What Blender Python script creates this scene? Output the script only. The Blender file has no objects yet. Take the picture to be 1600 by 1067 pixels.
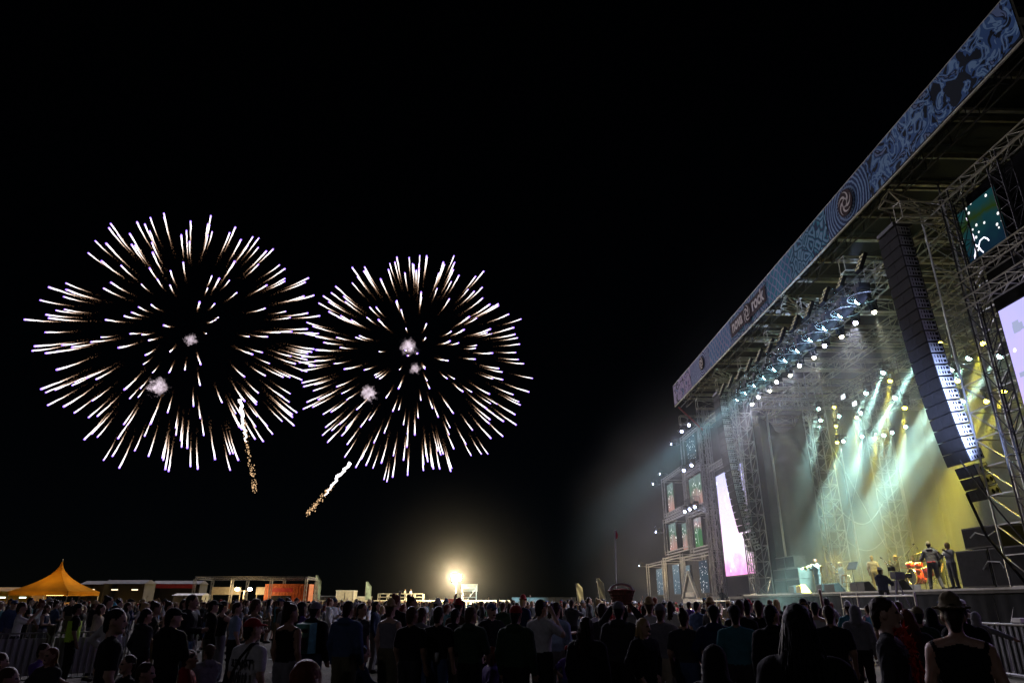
import bpy, math, random
import numpy as np
from mathutils import Vector, Matrix, Quaternion
R = math.radians
rnd = random.Random(7)
sc = bpy.context.scene
col = sc.collection

# ------------------------------------------------------------------ camera, sky, fill light, exposure
EYE = 1.72
F_PX, TILT, YAW = 1067.0, R(20.856), R(1.756)
cam_d = bpy.data.cameras.new('camera'); cam = bpy.data.objects.new('camera', cam_d); col.objects.link(cam)
cam_d.sensor_width = 36.0; cam_d.lens = 36.0 * F_PX / 1600.0
cam_d.clip_start = 0.05; cam_d.clip_end = 3000
cam.location = (0, 0, EYE); cam.rotation_euler = (R(90) + TILT, 0, -YAW)
sc.camera = cam
w = bpy.data.worlds.new('World'); sc.world = w; w.use_nodes = True
wn = w.node_tree; bg = wn.nodes['Background']
sky = wn.nodes.new('ShaderNodeTexSky'); sky.sky_type = 'NISHITA'; sky.sun_disc = False
sky.sun_elevation = R(28); sky.sun_rotation = R(-145); sky.air_density = 0.6; sky.dust_density = 0.2
wn.links.new(sky.outputs[0], bg.inputs[0]); bg.inputs[1].default_value = 0.00022
sun_d = bpy.data.lights.new('fill_sun', 'SUN'); sun_d.energy = 0.055; sun_d.angle = R(0.5); sun_d.color = (0.86, 0.82, 1.0)
sun = bpy.data.objects.new('fill_sun', sun_d); col.objects.link(sun)
# added faint fill light from behind the crowd, over its left shoulder
sun.rotation_euler = Vector((-math.cos(R(28)) * math.sin(R(35)), -math.cos(R(28)) * math.cos(R(35)), math.sin(R(28)))).to_track_quat('Z', 'Y').to_euler()
sc.view_settings.view_transform = 'Standard'; sc.view_settings.look = 'None'
sc.view_settings.exposure = 0.0; sc.view_settings.gamma = 1.0; sc.view_settings.use_curve_mapping = False
sc.render.engine = 'CYCLES'
cy = sc.cycles
cy.use_denoising = True
try: cy.denoiser = 'OPENIMAGEDENOISE'
except Exception: pass
cy.max_bounces = 5; cy.diffuse_bounces = 2; cy.glossy_bounces = 2; cy.transmission_bounces = 3
cy.volume_bounces = 1; cy.transparent_max_bounces = 12
cy.sample_clamp_indirect = 1.5; cy.sample_clamp_direct = 0
cy.caustics_reflective = False; cy.caustics_refractive = False
cy.volume_max_steps = 64
cy.use_light_tree = True

# ------------------------------------------------------------------ helpers
def tag(o, label=None, cat=None, group=None, kind=None):
    if label: o['label'] = label
    if cat: o['category'] = cat
    if group: o['group'] = group
    if kind: o['kind'] = kind
    return o

def empty(name, loc=(0, 0, 0), rz=0.0, label=None, cat=None, group=None):
    o = bpy.data.objects.new(name, None); col.objects.link(o)
    o.location = loc; o.rotation_euler = (0, 0, rz); o.empty_display_size = 0.2
    return tag(o, label, cat, group)

def link(name, me, parent=None, loc=None, rot=None, scale=None):
    o = bpy.data.objects.new(name, me); col.objects.link(o)
    if parent is not None: o.parent = parent
    if loc is not None: o.location = loc
    if rot is not None: o.rotation_euler = rot
    if scale is not None: o.scale = scale
    return o

def basis(d):
    d = Vector(d).normalized()
    a = Vector((0, 0, 1)) if abs(d.z) < 0.95 else Vector((1, 0, 0))
    u = d.cross(a).normalized(); v = d.cross(u).normalized()
    return d, u, v

class MB:
    """collects simple shapes for one mesh"""
    def __init__(s): s.v = []; s.f = []; s.m = []; s.mi = 0
    def add(s, vs, fs):
        b = len(s.v); s.v += [tuple(x) for x in vs]; s.f += [tuple(i + b for i in f) for f in fs]; s.m += [s.mi] * len(fs); return s
    def box(s, c, d, M=None):
        x, y, z = [k / 2 for k in d]
        vs = [Vector((a * x, b * y, e * z)) for a in (-1, 1) for b in (-1, 1) for e in (-1, 1)]
        if M is not None: vs = [M @ p for p in vs]
        vs = [p + Vector(c) for p in vs]
        return s.add(vs, [(0, 1, 3, 2), (4, 6, 7, 5), (0, 4, 5, 1), (2, 3, 7, 6), (0, 2, 6, 4), (1, 5, 7, 3)])
    def hexa(s, b, t):       # frustum from two quads
        return s.add(list(b) + list(t), [(3, 2, 1, 0), (4, 5, 6, 7), (0, 1, 5, 4), (1, 2, 6, 5), (2, 3, 7, 6), (3, 0, 4, 7)])
    def tube(s, p, q, r, r2=None, n=6, cap=True):
        p = Vector(p); q = Vector(q); r2 = r if r2 is None else r2
        d, u, v = basis(q - p)
        vs = []
        for (c, rr) in ((p, r), (q, r2)):
            for k in range(n):
                a = 2 * math.pi * (k + 0.5) / n
                vs.append(c + u * (math.cos(a) * rr) + v * (math.sin(a) * rr))
        fs = [(k, (k + 1) % n, n + (k + 1) % n, n + k) for k in range(n)]
        if cap: fs += [tuple(range(n - 1, -1, -1)), tuple(range(n, 2 * n))]
        return s.add(vs, fs)
    def path(s, pts, r, n=6):
        pts = [Vector(p) for p in pts]; rs = r if isinstance(r, (list, tuple)) else [r] * len(pts)
        vs = []; u = None
        for i, p in enumerate(pts):
            d = (pts[min(i + 1, len(pts) - 1)] - pts[max(i - 1, 0)]).normalized()
            if u is None: d, u, v = basis(d)
            else:
                u = (u - d * u.dot(d)).normalized(); v = d.cross(u)
            for k in range(n):
                a = 2 * math.pi * k / n
                vs.append(p + u * (math.cos(a) * rs[i]) + v * (math.sin(a) * rs[i]))
        fs = []
        for i in range(len(pts) - 1):
            for k in range(n):
                a, b = i * n + k, i * n + (k + 1) % n
                fs.append((a, b, b + n, a + n))
        fs += [tuple(range(n - 1, -1, -1)), tuple(range((len(pts) - 1) * n, len(pts) * n))]
        return s.add(vs, fs)
    def lathe(s, prof, c=(0, 0, 0), d=(0, 0, 1), n=12):
        d, u, v = basis(d); c = Vector(c); vs = []
        for (r, h) in prof:
            for k in range(n):
                a = 2 * math.pi * k / n
                vs.append(c + d * h + u * (math.cos(a) * r) + v * (math.sin(a) * r))
        fs = []
        for i in range(len(prof) - 1):
            for k in range(n):
                a, b = i * n + k, i * n + (k + 1) % n
                fs.append((a, b, b + n, a + n))
        fs += [tuple(range(n - 1, -1, -1)), tuple(range((len(prof) - 1) * n, len(prof) * n))]
        return s.add(vs, fs)
    def grid(s, fn, nu, nv):
        vs = [fn(i / nu, j / nv) for i in range(nu + 1) for j in range(nv + 1)]
        fs = [(i * (nv + 1) + j, (i + 1) * (nv + 1) + j, (i + 1) * (nv + 1) + j + 1, i * (nv + 1) + j + 1) for i in range(nu) for j in range(nv)]
        return s.add(vs, fs)
    def mesh(s, name, mats, smooth=False):
        me = bpy.data.meshes.new(name); me.from_pydata(s.v, [], s.f)
        for m in (mats if isinstance(mats, (list, tuple)) else [mats]): me.materials.append(m)
        if max(s.m, default=0): me.polygons.foreach_set('material_index', s.m)
        if smooth: me.polygons.foreach_set('use_smooth', [True] * len(s.f))
        me.update(); return me
    def build(s, name, mats, parent=None, smooth=False, loc=None, rot=None):
        return link(name, s.mesh(name, mats, smooth), parent, loc, rot)

ORD = ['first', 'second', 'third', 'fourth', 'fifth', 'sixth', 'seventh', 'eighth', 'ninth', 'tenth', 'eleventh', 'twelfth', 'thirteenth']
# ------------------------------------------------------------------ materials
def nt(name):
    m = bpy.data.materials.new(name); m.use_nodes = True
    return m, m.node_tree.nodes, m.node_tree.links

def mat(name, c, rough=0.6, metal=0.0, var=0.25, scale=3.0, bump=0.0, bscale=40.0, spec=0.5):
    m, n, l = nt(name); b = n['Principled BSDF']; b.inputs['Specular IOR Level'].default_value = spec if max(c) > 0.06 or metal else 0.12
    b.inputs['Roughness'].default_value = rough; b.inputs['Metallic'].default_value = metal
    tc = n.new('ShaderNodeTexCoord'); nz = n.new('ShaderNodeTexNoise'); nz.inputs['Scale'].default_value = scale; nz.inputs['Detail'].default_value = 5
    l.new(tc.outputs['Object'], nz.inputs['Vector'])
    r = n.new('ShaderNodeValToRGB')
    r.color_ramp.elements[0].position = 0.3; r.color_ramp.elements[1].position = 0.7
    r.color_ramp.elements[0].color = (*[k * (1 - var) for k in c], 1); r.color_ramp.elements[1].color = (*[min(1, k * (1 + var)) for k in c], 1)
    l.new(nz.outputs['Fac'], r.inputs[0]); l.new(r.outputs[0], b.inputs['Base Color'])
    if bump:
        n2 = n.new('ShaderNodeTexNoise'); n2.inputs['Scale'].default_value = bscale; l.new(tc.outputs['Object'], n2.inputs['Vector'])
        bp = n.new('ShaderNodeBump'); bp.inputs['Strength'].default_value = bump; bp.inputs['Distance'].default_value = 0.02
        l.new(n2.outputs['Fac'], bp.inputs['Height']); l.new(bp.outputs[0], b.inputs['Normal'])
    return m

def emit(name, c, s, sample=False):
    m, n, l = nt(name); n.remove(n['Principled BSDF'])
    e = n.new('ShaderNodeEmission'); e.inputs[0].default_value = (*c, 1); e.inputs[1].default_value = s
    l.new(e.outputs[0], n['Material Output'].inputs[0])
    m.cycles.emission_sampling = 'FRONT' if sample else 'NONE'
    return m

M = {}
M['alu'] = mat('aluminium', (0.42, 0.42, 0.41), 0.38, 0.75, 0.15, 2.0)
M['steel_dark'] = mat('dark steel', (0.055, 0.055, 0.055), 0.6, 0.2, 0.3, spec=.2)
M['steel'] = mat('galvanised steel', (0.30, 0.30, 0.30), 0.5, 0.4, 0.25)
M['black'] = mat('black paint', (0.018, 0.018, 0.02), 0.55, 0, 0.4)
M['black_cloth'] = mat('black stage cloth', (0.022, 0.023, 0.024), 0.95, 0, 0.35, 1.2, 0.3, 60)
M['drape'] = mat('dark drape cloth', (0.035, 0.038, 0.035), 0.7, 0, 0.3, 0.8, 0.2, 30)
M['deck'] = mat('stage plywood', (0.06, 0.055, 0.05), 0.6, 0, 0.3)
M['grille'] = mat('loudspeaker grille', (0.012, 0.012, 0.013), 0.8, 0.0, 0.3, 6, 0.4, 300)
M['cab_side'] = mat('grey rigging plate', (0.52, 0.52, 0.53), 0.5, 0.1, 0.1)
M['slot'] = mat('dark slot', (0.01, 0.01, 0.012), 0.7)
M['tarp'] = mat('roof tarpaulin', (0.03, 0.032, 0.028), 0.7, 0, 0.3, 0.4)
M['beam'] = mat('roof beam aluminium', (0.48, 0.46, 0.34), 0.55, 0.2, 0.3)
M['white'] = mat('white paint', (0.72, 0.72, 0.68), 0.6, 0, 0.12)
M['cream'] = mat('cream wall', (0.62, 0.58, 0.45), 0.7, 0, 0.15)
M['orange'] = mat('orange container paint', (0.55, 0.13, 0.03), 0.5, 0, 0.25)
M['red'] = mat('red paint', (0.45, 0.03, 0.03), 0.5, 0, 0.2)
M['canvas_y_wedge_light'] = mat('yellow canvas and wedge light', (0.75, 0.42, 0.05), 0.8, 0, 0.2, 0.6)  # stall canvas; also puts yellow light into the colour of one wedge
M['canvas_d'] = mat('dim tent canvas', (0.13, 0.12, 0.09), 0.8, 0, 0.2, 0.6)
M['wood'] = mat('wood', (0.30, 0.19, 0.10), 0.6, 0, 0.3, 8)
M['brass'] = mat('brass', (0.75, 0.55, 0.18), 0.25, 0.9, 0.1)
M['chrome'] = mat('chrome', (0.75, 0.75, 0.75), 0.15, 1.0, 0.05)
M['drum_red'] = mat('red drum shell', (0.4, 0.03, 0.04), 0.3, 0, 0.1)
M['skin_head'] = mat('drum head', (0.75, 0.74, 0.70), 0.5)
M['wicker'] = mat('brown red wicker', (0.38, 0.12, 0.08), 0.6, 0, 0.4, 20)
M['basket_red'] = mat('red cloth', (0.5, 0.02, 0.02), 0.8, 0, 0.2)
M['hivis'] = mat('hi vis vest cloth', (0.45, 0.75, 0.05), 0.6, 0, 0.1)
M['glass'] = None

def attr_mat(name, prop, rough, bump=0.0):
    m, n, l = nt(name); b = n['Principled BSDF']; b.inputs['Roughness'].default_value = rough; b.inputs['Specular IOR Level'].default_value = 0.5 if 'skin' in name else 0.15
    a = n.new('ShaderNodeAttribute'); a.attribute_type = 'OBJECT'; a.attribute_name = prop
    tc = n.new('ShaderNodeTexCoord'); nz = n.new('ShaderNodeTexNoise'); nz.inputs['Scale'].default_value = 14; nz.inputs['Detail'].default_value = 4
    l.new(tc.outputs['Object'], nz.inputs['Vector'])
    mx = n.new('ShaderNodeMix'); mx.data_type = 'RGBA'; mx.blend_type = 'MULTIPLY'; mx.inputs[0].default_value = 0.5
    l.new(a.outputs['Color'], mx.inputs[6]); l.new(nz.outputs['Color'], mx.inputs[7]); 
    g = n.new('ShaderNodeGamma'); g.inputs[1].default_value = 1.0
    l.new(mx.outputs[2], g.inputs[0]); l.new(g.outputs[0], b.inputs['Base Color'])
    bw = n.new('ShaderNodeRGBToBW'); l.new(nz.outputs['Color'], bw.inputs[0]); l.new(bw.outputs[0], mx.inputs[7])
    if bump:
        bp = n.new('ShaderNodeBump'); bp.inputs['Strength'].default_value = bump; bp.inputs['Distance'].default_value = 0.03
        l.new(nz.outputs['Fac'], bp.inputs['Height']); l.new(bp.outputs[0], b.inputs['Normal'])
    return m
PM = [attr_mat('person skin', 'skin_color', 0.5), attr_mat('person hair', 'hair_color', 0.55, 0.6), attr_mat('person top', 'top_color', 0.85, 0.5),
      attr_mat('person legwear', 'leg_color', 0.85, 0.4), mat('shoe leather', (0.05, 0.045, 0.04), 0.6), mat('eye dark', (0.02, 0.015, 0.012), 0.3), attr_mat('person hat', 'hat_color', 0.8, 0.3)]

# ------------------------------------------------------------------ ground
def ground_mat():
    m, n, l = nt('trampled grass'); b = n['Principled BSDF']; b.inputs['Roughness'].default_value = 0.95
    tc = n.new('ShaderNodeTexCoord')
    a = n.new('ShaderNodeTexNoise'); a.inputs['Scale'].default_value = 0.35; a.inputs['Detail'].default_value = 8; l.new(tc.outputs['Object'], a.inputs['Vector'])
    r = n.new('ShaderNodeValToRGB'); r.color_ramp.elements[0].position = 0.35; r.color_ramp.elements[0].color = (0.045, 0.05, 0.02, 1)
    r.color_ramp.elements[1].position = 0.65; r.color_ramp.elements[1].color = (0.11, 0.09, 0.055, 1); l.new(a.outputs['Fac'], r.inputs[0]); l.new(r.outputs[0], b.inputs['Base Color'])
    c = n.new('ShaderNodeTexNoise'); c.inputs['Scale'].default_value = 9; c.inputs['Detail'].default_value = 6; l.new(tc.outputs['Object'], c.inputs['Vector'])
    bp = n.new('ShaderNodeBump'); bp.inputs['Strength'].default_value = 0.8; bp.inputs['Distance'].default_value = 0.08; l.new(c.outputs['Fac'], bp.inputs['Height']); l.new(bp.outputs[0], b.inputs['Normal'])
    return m
g = MB(); g.add([(-1500, -300, 0), (1500, -300, 0), (1500, 2500, 0), (-1500, 2500, 0)], [(0, 1, 2, 3)])
tag(g.build('ground', ground_mat()), 'dark trampled grass field under the crowd', 'ground', kind='structure')

# ------------------------------------------------------------------ trusses
_tm = {}
def truss(name, p0, p1, wd, ht, label, cat='truss', group=None, bay=1.0, rc=0.03, rb=0.015, m='alu', chords=4, up=None, split=True):
    """lattice beam from p0 to p1; chords and lattice bays are its parts"""
    p0 = Vector(p0); p1 = Vector(p1); d = p1 - p0; L = d.length; d.normalize()
    n = max(1, round(L / bay)); b = L / n
    a = Vector(up) if up else (Vector((0, 0, 1)) if abs(d.z) < 0.9 else Vector((1, 0, 0)))
    yy = a.cross(d).normalized(); zz = d.cross(yy).normalized()
    Mx = Matrix((d, yy, zz)).transposed().to_4x4(); Mx.translation = p0
    root = empty(name, (0, 0, 0), 0, label, cat, group); root.matrix_world = Mx
    cs = [(-wd / 2, -ht / 2), (wd / 2, -ht / 2), (wd / 2, ht / 2), (-wd / 2, ht / 2)] if chords == 4 else [(-wd / 2, ht / 2), (wd / 2, ht / 2), (0, -ht / 2)]
    k = ('c', round(L, 2), rc, m)
    if k not in _tm: _tm[k] = MB().tube((0, 0, 0), (L, 0, 0), rc, n=5).mesh('chord', M[m])
    for (y, z) in cs: link('chord', _tm[k], root, (0, y, z))
    k = ('b', round(b, 3), wd, ht, rb, m, chords)
    if k not in _tm:
        mb = MB(); N = len(cs)
        for i in range(N):
            (y0, z0), (y1, z1) = cs[i], cs[(i + 1) % N]
            mb.tube((0, y0, z0), (0, y1, z1), rb, n=4, cap=False)
            if i % 2: mb.tube((0, y0, z0), (b, y1, z1), rb, n=4, cap=False)
            else: mb.tube((0, y1, z1), (b, y0, z0), rb, n=4, cap=False)
        _tm[k] = mb.mesh('lattice_bay', M[m])
    for i in range(n): link('lattice_bay', _tm[k], root, (i * b, 0, 0))
    return root

# ================================================================== STAGE
DX, DZ = 17.0, 2.20           # front edge and height of the deck
st = empty('stage_platform', (DX, 35, 0), 0, 'black skirted stage platform carrying the band', 'stage')
MB().box((7.2, 0, DZ - 0.11), (14.4, 26.4, 0.18)).build('deck', M['deck'], st)
for i in range(11):            # skirt cloths hang edge to edge
    y0 = -13.2 + i * 2.4
    def fn(u, v, y0=y0, i=i): return (0.06 + 0.035 * math.sin(u * 22 + i) * (1 - 0.6 * v), y0 + 0.02 + u * 2.36, 0.02 + v * (DZ - 0.24))
    MB().grid(fn, 14, 2).build('skirt_cloth', M['black_cloth'], st, True)
MB().box((-0.012, 0, DZ - 0.06), (0.03, 26.4, 0.07)).build('edge_trim', M['steel'], st)
for (yc, ln, lab) in ((52.6, 8.4, 'low black wing platform under the pink video screen'), (14.5, 14.0, 'low black wing platform beneath the large lilac video screen')):
    o = empty('wing_platform', (DX, yc, 0), 0, lab, 'stage wing')
    MB().box((4, 0, 2.0), (8, ln, 0.16)).build('deck', M['deck'], o)
    for i in range(int(ln / 2)):
        y0 = -ln / 2 + i * ln / int(ln / 2)
        def fn(u, v, y0=y0, i=i): return (0.05 + 0.03 * math.sin(u * 20 + i), y0 + 0.02 + u * 1.96, 0.02 + v * 1.9)
        MB().grid(fn, 12, 2).build('skirt_cloth', M['black_cloth'], o, True)

# --- towers that carry the roof
TW = 'roof support towers'
def tower(x, y, w_, label, z0=DZ, z1=17.0, bay=1.0, rc=0.04, rb=0.02):
    t = truss('truss_tower', (x, y, z0), (x, y, z1), w_, w_, label, 'truss tower', TW, bay, rc, rb)
    return t
tower(17.55, 46.4, 1.1, 'bright truss tower beside the pink video screen')
tower(18.0, 22.9, 1.35, 'truss tower with yellow lit braces beside the lilac screen')
tower(22.8, 46.3, 1.1, 'truss tower at the far edge of the swagged drape', z0=DZ)
tower(27.1, 46.3, 1.1, 'truss tower behind the drum kit at the stage side', z0=DZ)
tower(30.2, 23.5, 1.1, 'truss tower against the back drape', z0=DZ)
tower(24.0, 23.0, 1.1, 'slender truss tower behind the stacked bass cabinets', z0=DZ)

# --- roof
roof = empty('stage_roof', (15.8, 36, 17.5), 0, 'huge flat stage roof with blue patterned front banner', 'stage roof')
ZB, ZT = 17.5, 19.25
for i in range(9):       # tarpaulin panels
    y0 = -20.5 + i * 41 / 9
    MB().box((8.2, y0 + 41 / 18, 1.35), (15.8, 41 / 9 - 0.03, 0.06)).build('roof_panel', M['tarp'], roof)
for i in range(19):      # purlins across
    y = -20.3 + i * 40.6 / 18
    MB().box((8.0, y, 0.95), (15.6, 0.10, 0.22)).build('purlin', M['beam'], roof)
    if i % 2: MB().box((3.2, y + 0.9, 0.2), (5.6, 0.16, 0.10)).build('purlin', M['beam'], roof)
MB().tube((0.02, -20.6, -0.04), (0.02, 20.6, -0.04), 0.05).build('edge_rail', M['beam'], roof)
MB().tube((0.02, -20.6, 1.8), (0.02, 20.6, 1.8), 0.035).build('edge_rail', M['beam'], roof)

def banner_mat(seed, c0, c1, c2, kind, ctr=(0, 0)):
    m, n, l = nt('banner print'); b = n['Principled BSDF']; b.inputs['Specular IOR Level'].default_value = 0.08; b.inputs['Roughness'].default_value = 0.75
    tc = n.new('ShaderNodeTexCoord'); mp = n.new('ShaderNodeMapping'); mp.inputs['Location'].default_value = (seed * 3.1, seed * 1.7, seed)
    l.new(tc.outputs['Object'], mp.inputs[0])
    ws = n.new('ShaderNodeTexNoise'); ws.inputs['Scale'].default_value = 1.1; ws.inputs['Detail'].default_value = 3; l.new(mp.outputs[0], ws.inputs['Vector'])
    ad = n.new('ShaderNodeMix'); ad.data_type = 'RGBA'; ad.blend_type = 'ADD'; ad.inputs[0].default_value = 0.9 if kind == 'camo' else 0.35
    l.new(mp.outputs[0], ad.inputs[6]); l.new(ws.outputs['Color'], ad.inputs[7])
    r = n.new('ShaderNodeValToRGB'); e = r.color_ramp.elements
    if kind == 'camo':
        t = n.new('ShaderNodeTexVoronoi'); t.inputs['Scale'].default_value = 0.95; t.feature = 'SMOOTH_F1'; t.inputs['Smoothness'].default_value = 0.25
        l.new(ad.outputs[2], t.inputs['Vector']); l.new(t.outputs['Color'], r.inputs[0]); r.color_ramp.interpolation = 'CONSTANT'
        t2 = n.new('ShaderNodeTexNoise'); t2.inputs['Scale'].default_value = 1.4; t2.inputs['Distortion'].default_value = 1.2; l.new(mp.outputs[0], t2.inputs['Vector']); l.new(t2.outputs['Fac'], r.inputs[0])
        e[0].position = 0; e[0].color = (0.012, 0.02, 0.03, 1); e[1].position = 0.43; e[1].color = (*c0, 1)
        for p, c in ((0.50, c1), (0.56, c0), (0.61, (0.02, 0.03, 0.05)), (0.66, c2)): x = e.new(p); x.color = (*c, 1)
    elif kind == 'sun':
        mp.inputs['Location'].default_value = (0, -ctr[0], -ctr[1]); ad.inputs[0].default_value = .12
        t = n.new('ShaderNodeTexWave'); t.wave_type = 'RINGS'; t.rings_direction = 'X'; t.inputs['Scale'].default_value = 1.5; t.inputs['Distortion'].default_value = 1.5; t.inputs['Detail'].default_value = 2; t.inputs['Detail Scale'].default_value = 4
        l.new(ad.outputs[2], t.inputs['Vector']); l.new(t.outputs['Fac'], r.inputs[0]); r.color_ramp.interpolation = 'CONSTANT'
        e[0].position = 0; e[0].color = (*c0, 1); e[1].position = .45; e[1].color = (*c1, 1); x = e.new(.75); x.color = (*c2, 1)
    elif kind == 'lattice':
        ws_ = []
        for a_ in (.7, -.7):
            m3 = n.new('ShaderNodeMapping'); m3.inputs['Rotation'].default_value = (a_, 0, 0); l.new(ad.outputs[2], m3.inputs[0])
            t = n.new('ShaderNodeTexWave'); t.bands_direction = 'Y'; t.inputs['Scale'].default_value = .75; t.inputs['Distortion'].default_value = 2.0; l.new(m3.outputs[0], t.inputs['Vector']); ws_.append(t)
        mxx = n.new('ShaderNodeMath'); mxx.operation = 'MAXIMUM'; l.new(ws_[0].outputs['Fac'], mxx.inputs[0]); l.new(ws_[1].outputs['Fac'], mxx.inputs[1]); l.new(mxx.outputs[0], r.inputs[0])
        e[0].position = 0.5; e[0].color = (*c0, 1); e[1].position = .96; e[1].color = (*c2, 1); x = e.new(.82); x.color = (*c1, 1)
    elif kind == 'feather':
        t = n.new('ShaderNodeTexVoronoi'); t.feature = 'DISTANCE_TO_EDGE'; t.inputs['Scale'].default_value = 1.6; l.new(ad.outputs[2], t.inputs['Vector'])
        w2 = n.new('ShaderNodeMath'); w2.operation = 'MULTIPLY'; l.new(t.outputs['Distance'], w2.inputs[0]); w2.inputs[1].default_value = 7.0; w3 = n.new('ShaderNodeMath'); w3.operation = 'PINGPONG'; l.new(w2.outputs[0], w3.inputs[0]); w3.inputs[1].default_value = 1.0; l.new(w3.outputs[0], r.inputs[0])
        e[0].position = .2; e[0].color = (*c0, 1); e[1].position = .8; e[1].color = (*c2, 1); x = e.new(.45); x.color = (*c1, 1)
    else:
        t = n.new('ShaderNodeTexWave'); t.wave_type = 'RINGS'; t.inputs['Scale'].default_value = 1.15; t.inputs['Distortion'].default_value = 9; t.inputs['Detail'].default_value = 1.5; t.inputs['Detail Scale'].default_value = 1.4
        l.new(ad.outputs[2], t.inputs['Vector']); l.new(t.outputs['Fac'], r.inputs[0])
        e[0].position = 0.25; e[0].color = (*c0, 1); e[1].position = 0.8; e[1].color = (*c2, 1); x = e.new(0.55); x.color = (*c1, 1)
    # broad tint along the strip, faded sun-bleached print
    nb = n.new('ShaderNodeTexNoise'); nb.inputs['Scale'].default_value = 0.5; l.new(mp.outputs[0], nb.inputs['Vector'])
    mx = n.new('ShaderNodeMix'); mx.data_type = 'RGBA'; l.new(nb.outputs['Fac'], mx.inputs[0]); l.new(r.outputs[0], mx.inputs[6])
    mx2 = n.new('ShaderNodeMix'); mx2.data_type = 'RGBA'; mx2.blend_type = 'MULTIPLY'; mx2.inputs[0].default_value = 0.6; l.new(r.outputs[0], mx2.inputs[6]); mx2.inputs[7].default_value = (*c1, 1)
    l.new(mx2.outputs[2], mx.inputs[7]); l.new(mx.outputs[2], b.inputs['Base Color'])
    return m
BLUE, TEAL, LILAC, PALE, NAVY = (0.08, 0.18, 0.42), (0.04, 0.38, 0.52), (0.36, 0.26, 0.50), (0.30, 0.50, 0.72), (0.015, 0.05, 0.14)
segs = [(-20.6, -16.5, 'camo', BLUE, PALE, (.22, .3, .5)), (-16.5, -12.0, 'camo', BLUE, PALE, (.25, .33, .52)), (-12.0, -8.2, 'sun', NAVY, BLUE, PALE), (-8.2, -4.0, 'feather', NAVY, TEAL, PALE),
        (-4.0, -0.8, 'lattice', TEAL, BLUE, PALE), (-0.8, 5.6, 'feather', NAVY, TEAL, LILAC), (5.6, 10.4, 'lattice', BLUE, TEAL, LILAC), (10.4, 15.2, 'sun', NAVY, LILAC, PALE), (15.2, 20.6, 'camo', LILAC, (.4, .36, .5), BLUE)]
ban = []
for i, (a, b_, k, c0, c1, c2) in enumerate(segs):
    def fn(u, v, a=a, b_=b_, i=i):
        return (-0.03 + 0.025 * math.sin(u * 9 + i * 2) * math.sin(v * 3.1), a + 0.02 + u * (b_ - a - 0.04), 0.03 + v * 1.73)
    o = MB().grid(fn, 12, 4).build('banner', banner_mat(i + 1, c0, c1, c2, k, {2: (-10.1, .9), 7: (12.1, .95)}.get(i, (0, 0))), roof, True); ban.append(o)
    MB().tube((0.03, a, 0), (0.03, a, 1.76), 0.03).build('banner_post', M['beam'], roof)

# emblems and lettering on the banner: a swirl of five blades in a dark disc, "nova" and "rock" on a dark plate
M['maroon'] = mat('dark maroon print', (0.03, 0.008, 0.009), 0.8); M['print_white'] = mat('pale print', (0.85, 0.78, 0.74), 0.8, 0, 0.08, spec=0.1); M['halo'] = mat('pale blue print', (0.22, 0.32, 0.46), 0.7, 0, 0.15)
def emblem(y, z, r, parent, rings=True):
    d = MB().lathe([(r, 0), (r, 0.02)], (-0.085, y, z), (-1, 0, 0), 28).build('emblem', M['maroon'], parent)
    if rings:
        s = MB(); nn = 28
        for k in range(nn):
            a = 2 * math.pi * k / nn; b2 = a + 0.09; c = a + 0.045
            s.add([(-0.08, y + math.cos(a) * r * 1.05, z + math.sin(a) * r * 1.05), (-0.08, y + math.cos(b2) * r * 1.05, z + math.sin(b2) * r * 1.05), (-0.08, y + math.cos(c) * r * 1.36, z + math.sin(c) * r * 1.36)], [(0, 1, 2)])
        s.build('emblem_rays', M['halo'], d)
    s = MB()
    for k in range(5):
        a0 = 2 * math.pi * k / 5 + 0.4; pts = []
        for j in range(9):
            t = j / 8; rr = r * (0.26 + 0.62 * t); a = a0 - 1.25 * t * t - 0.2 * t; wv = r * 0.105 * (1 - t) ** 0.6 + 0.01
            px, pz = math.cos(a) * rr, math.sin(a) * rr
            nx, nz_ = -math.sin(a - 0.6), math.cos(a - 0.6)
            pts.append(((-0.112, y + px + nx * wv, z + pz + nz_ * wv), (-0.112, y + px - nx * wv, z + pz - nz_ * wv)))
        s.add([q for p in pts for q in p], [(2 * j, 2 * j + 1, 2 * j + 3, 2 * j + 2) for j in range(8)])
    for k in range(20):
        a, b2 = 2 * math.pi * k / 20, 2 * math.pi * (k + 1) / 20
        s.add([(-0.112, y + math.cos(q) * r * f_, z + math.sin(q) * r * f_) for q, f_ in ((a, .25), (b2, .25), (b2, .36), (a, .36))], [(0, 1, 2, 3)])
    s.build('emblem_swirl', M['print_white'], d)
    return d
emblem(-10.1, 0.9, 0.62, ban[2]); emblem(12.1, 0.95, 0.52, ban[7], False); 
emblem(2.4, 0.88, 0.62, ban[5], False)
MB().box((-0.07, 2.4, 0.90), (0.012, 6.0, 0.98)).build('name_plate', M['maroon'], ban[5])
def text(body, size, loc, rot, m, parent, name='lettering', sx=1.0, bold=0.0, shear=0.0, extrude=0.004):
    cu = bpy.data.curves.new(name, 'FONT'); cu.body = body; cu.size = size; cu.align_x = 'CENTER'; cu.align_y = 'CENTER'
    cu.offset = bold; cu.shear = shear; cu.extrude = extrude; cu.resolution_u = 3
    tmp = bpy.data.objects.new(name, cu); col.objects.link(tmp)
    dg = bpy.context.evaluated_depsgraph_get(); me = bpy.data.meshes.new_from_object(tmp.evaluated_get(dg)); me.name = name
    bpy.data.objects.remove(tmp); me.materials.clear(); me.materials.append(m)
    return link(name, me, parent, loc, rot, (sx, 1, 1))
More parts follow.
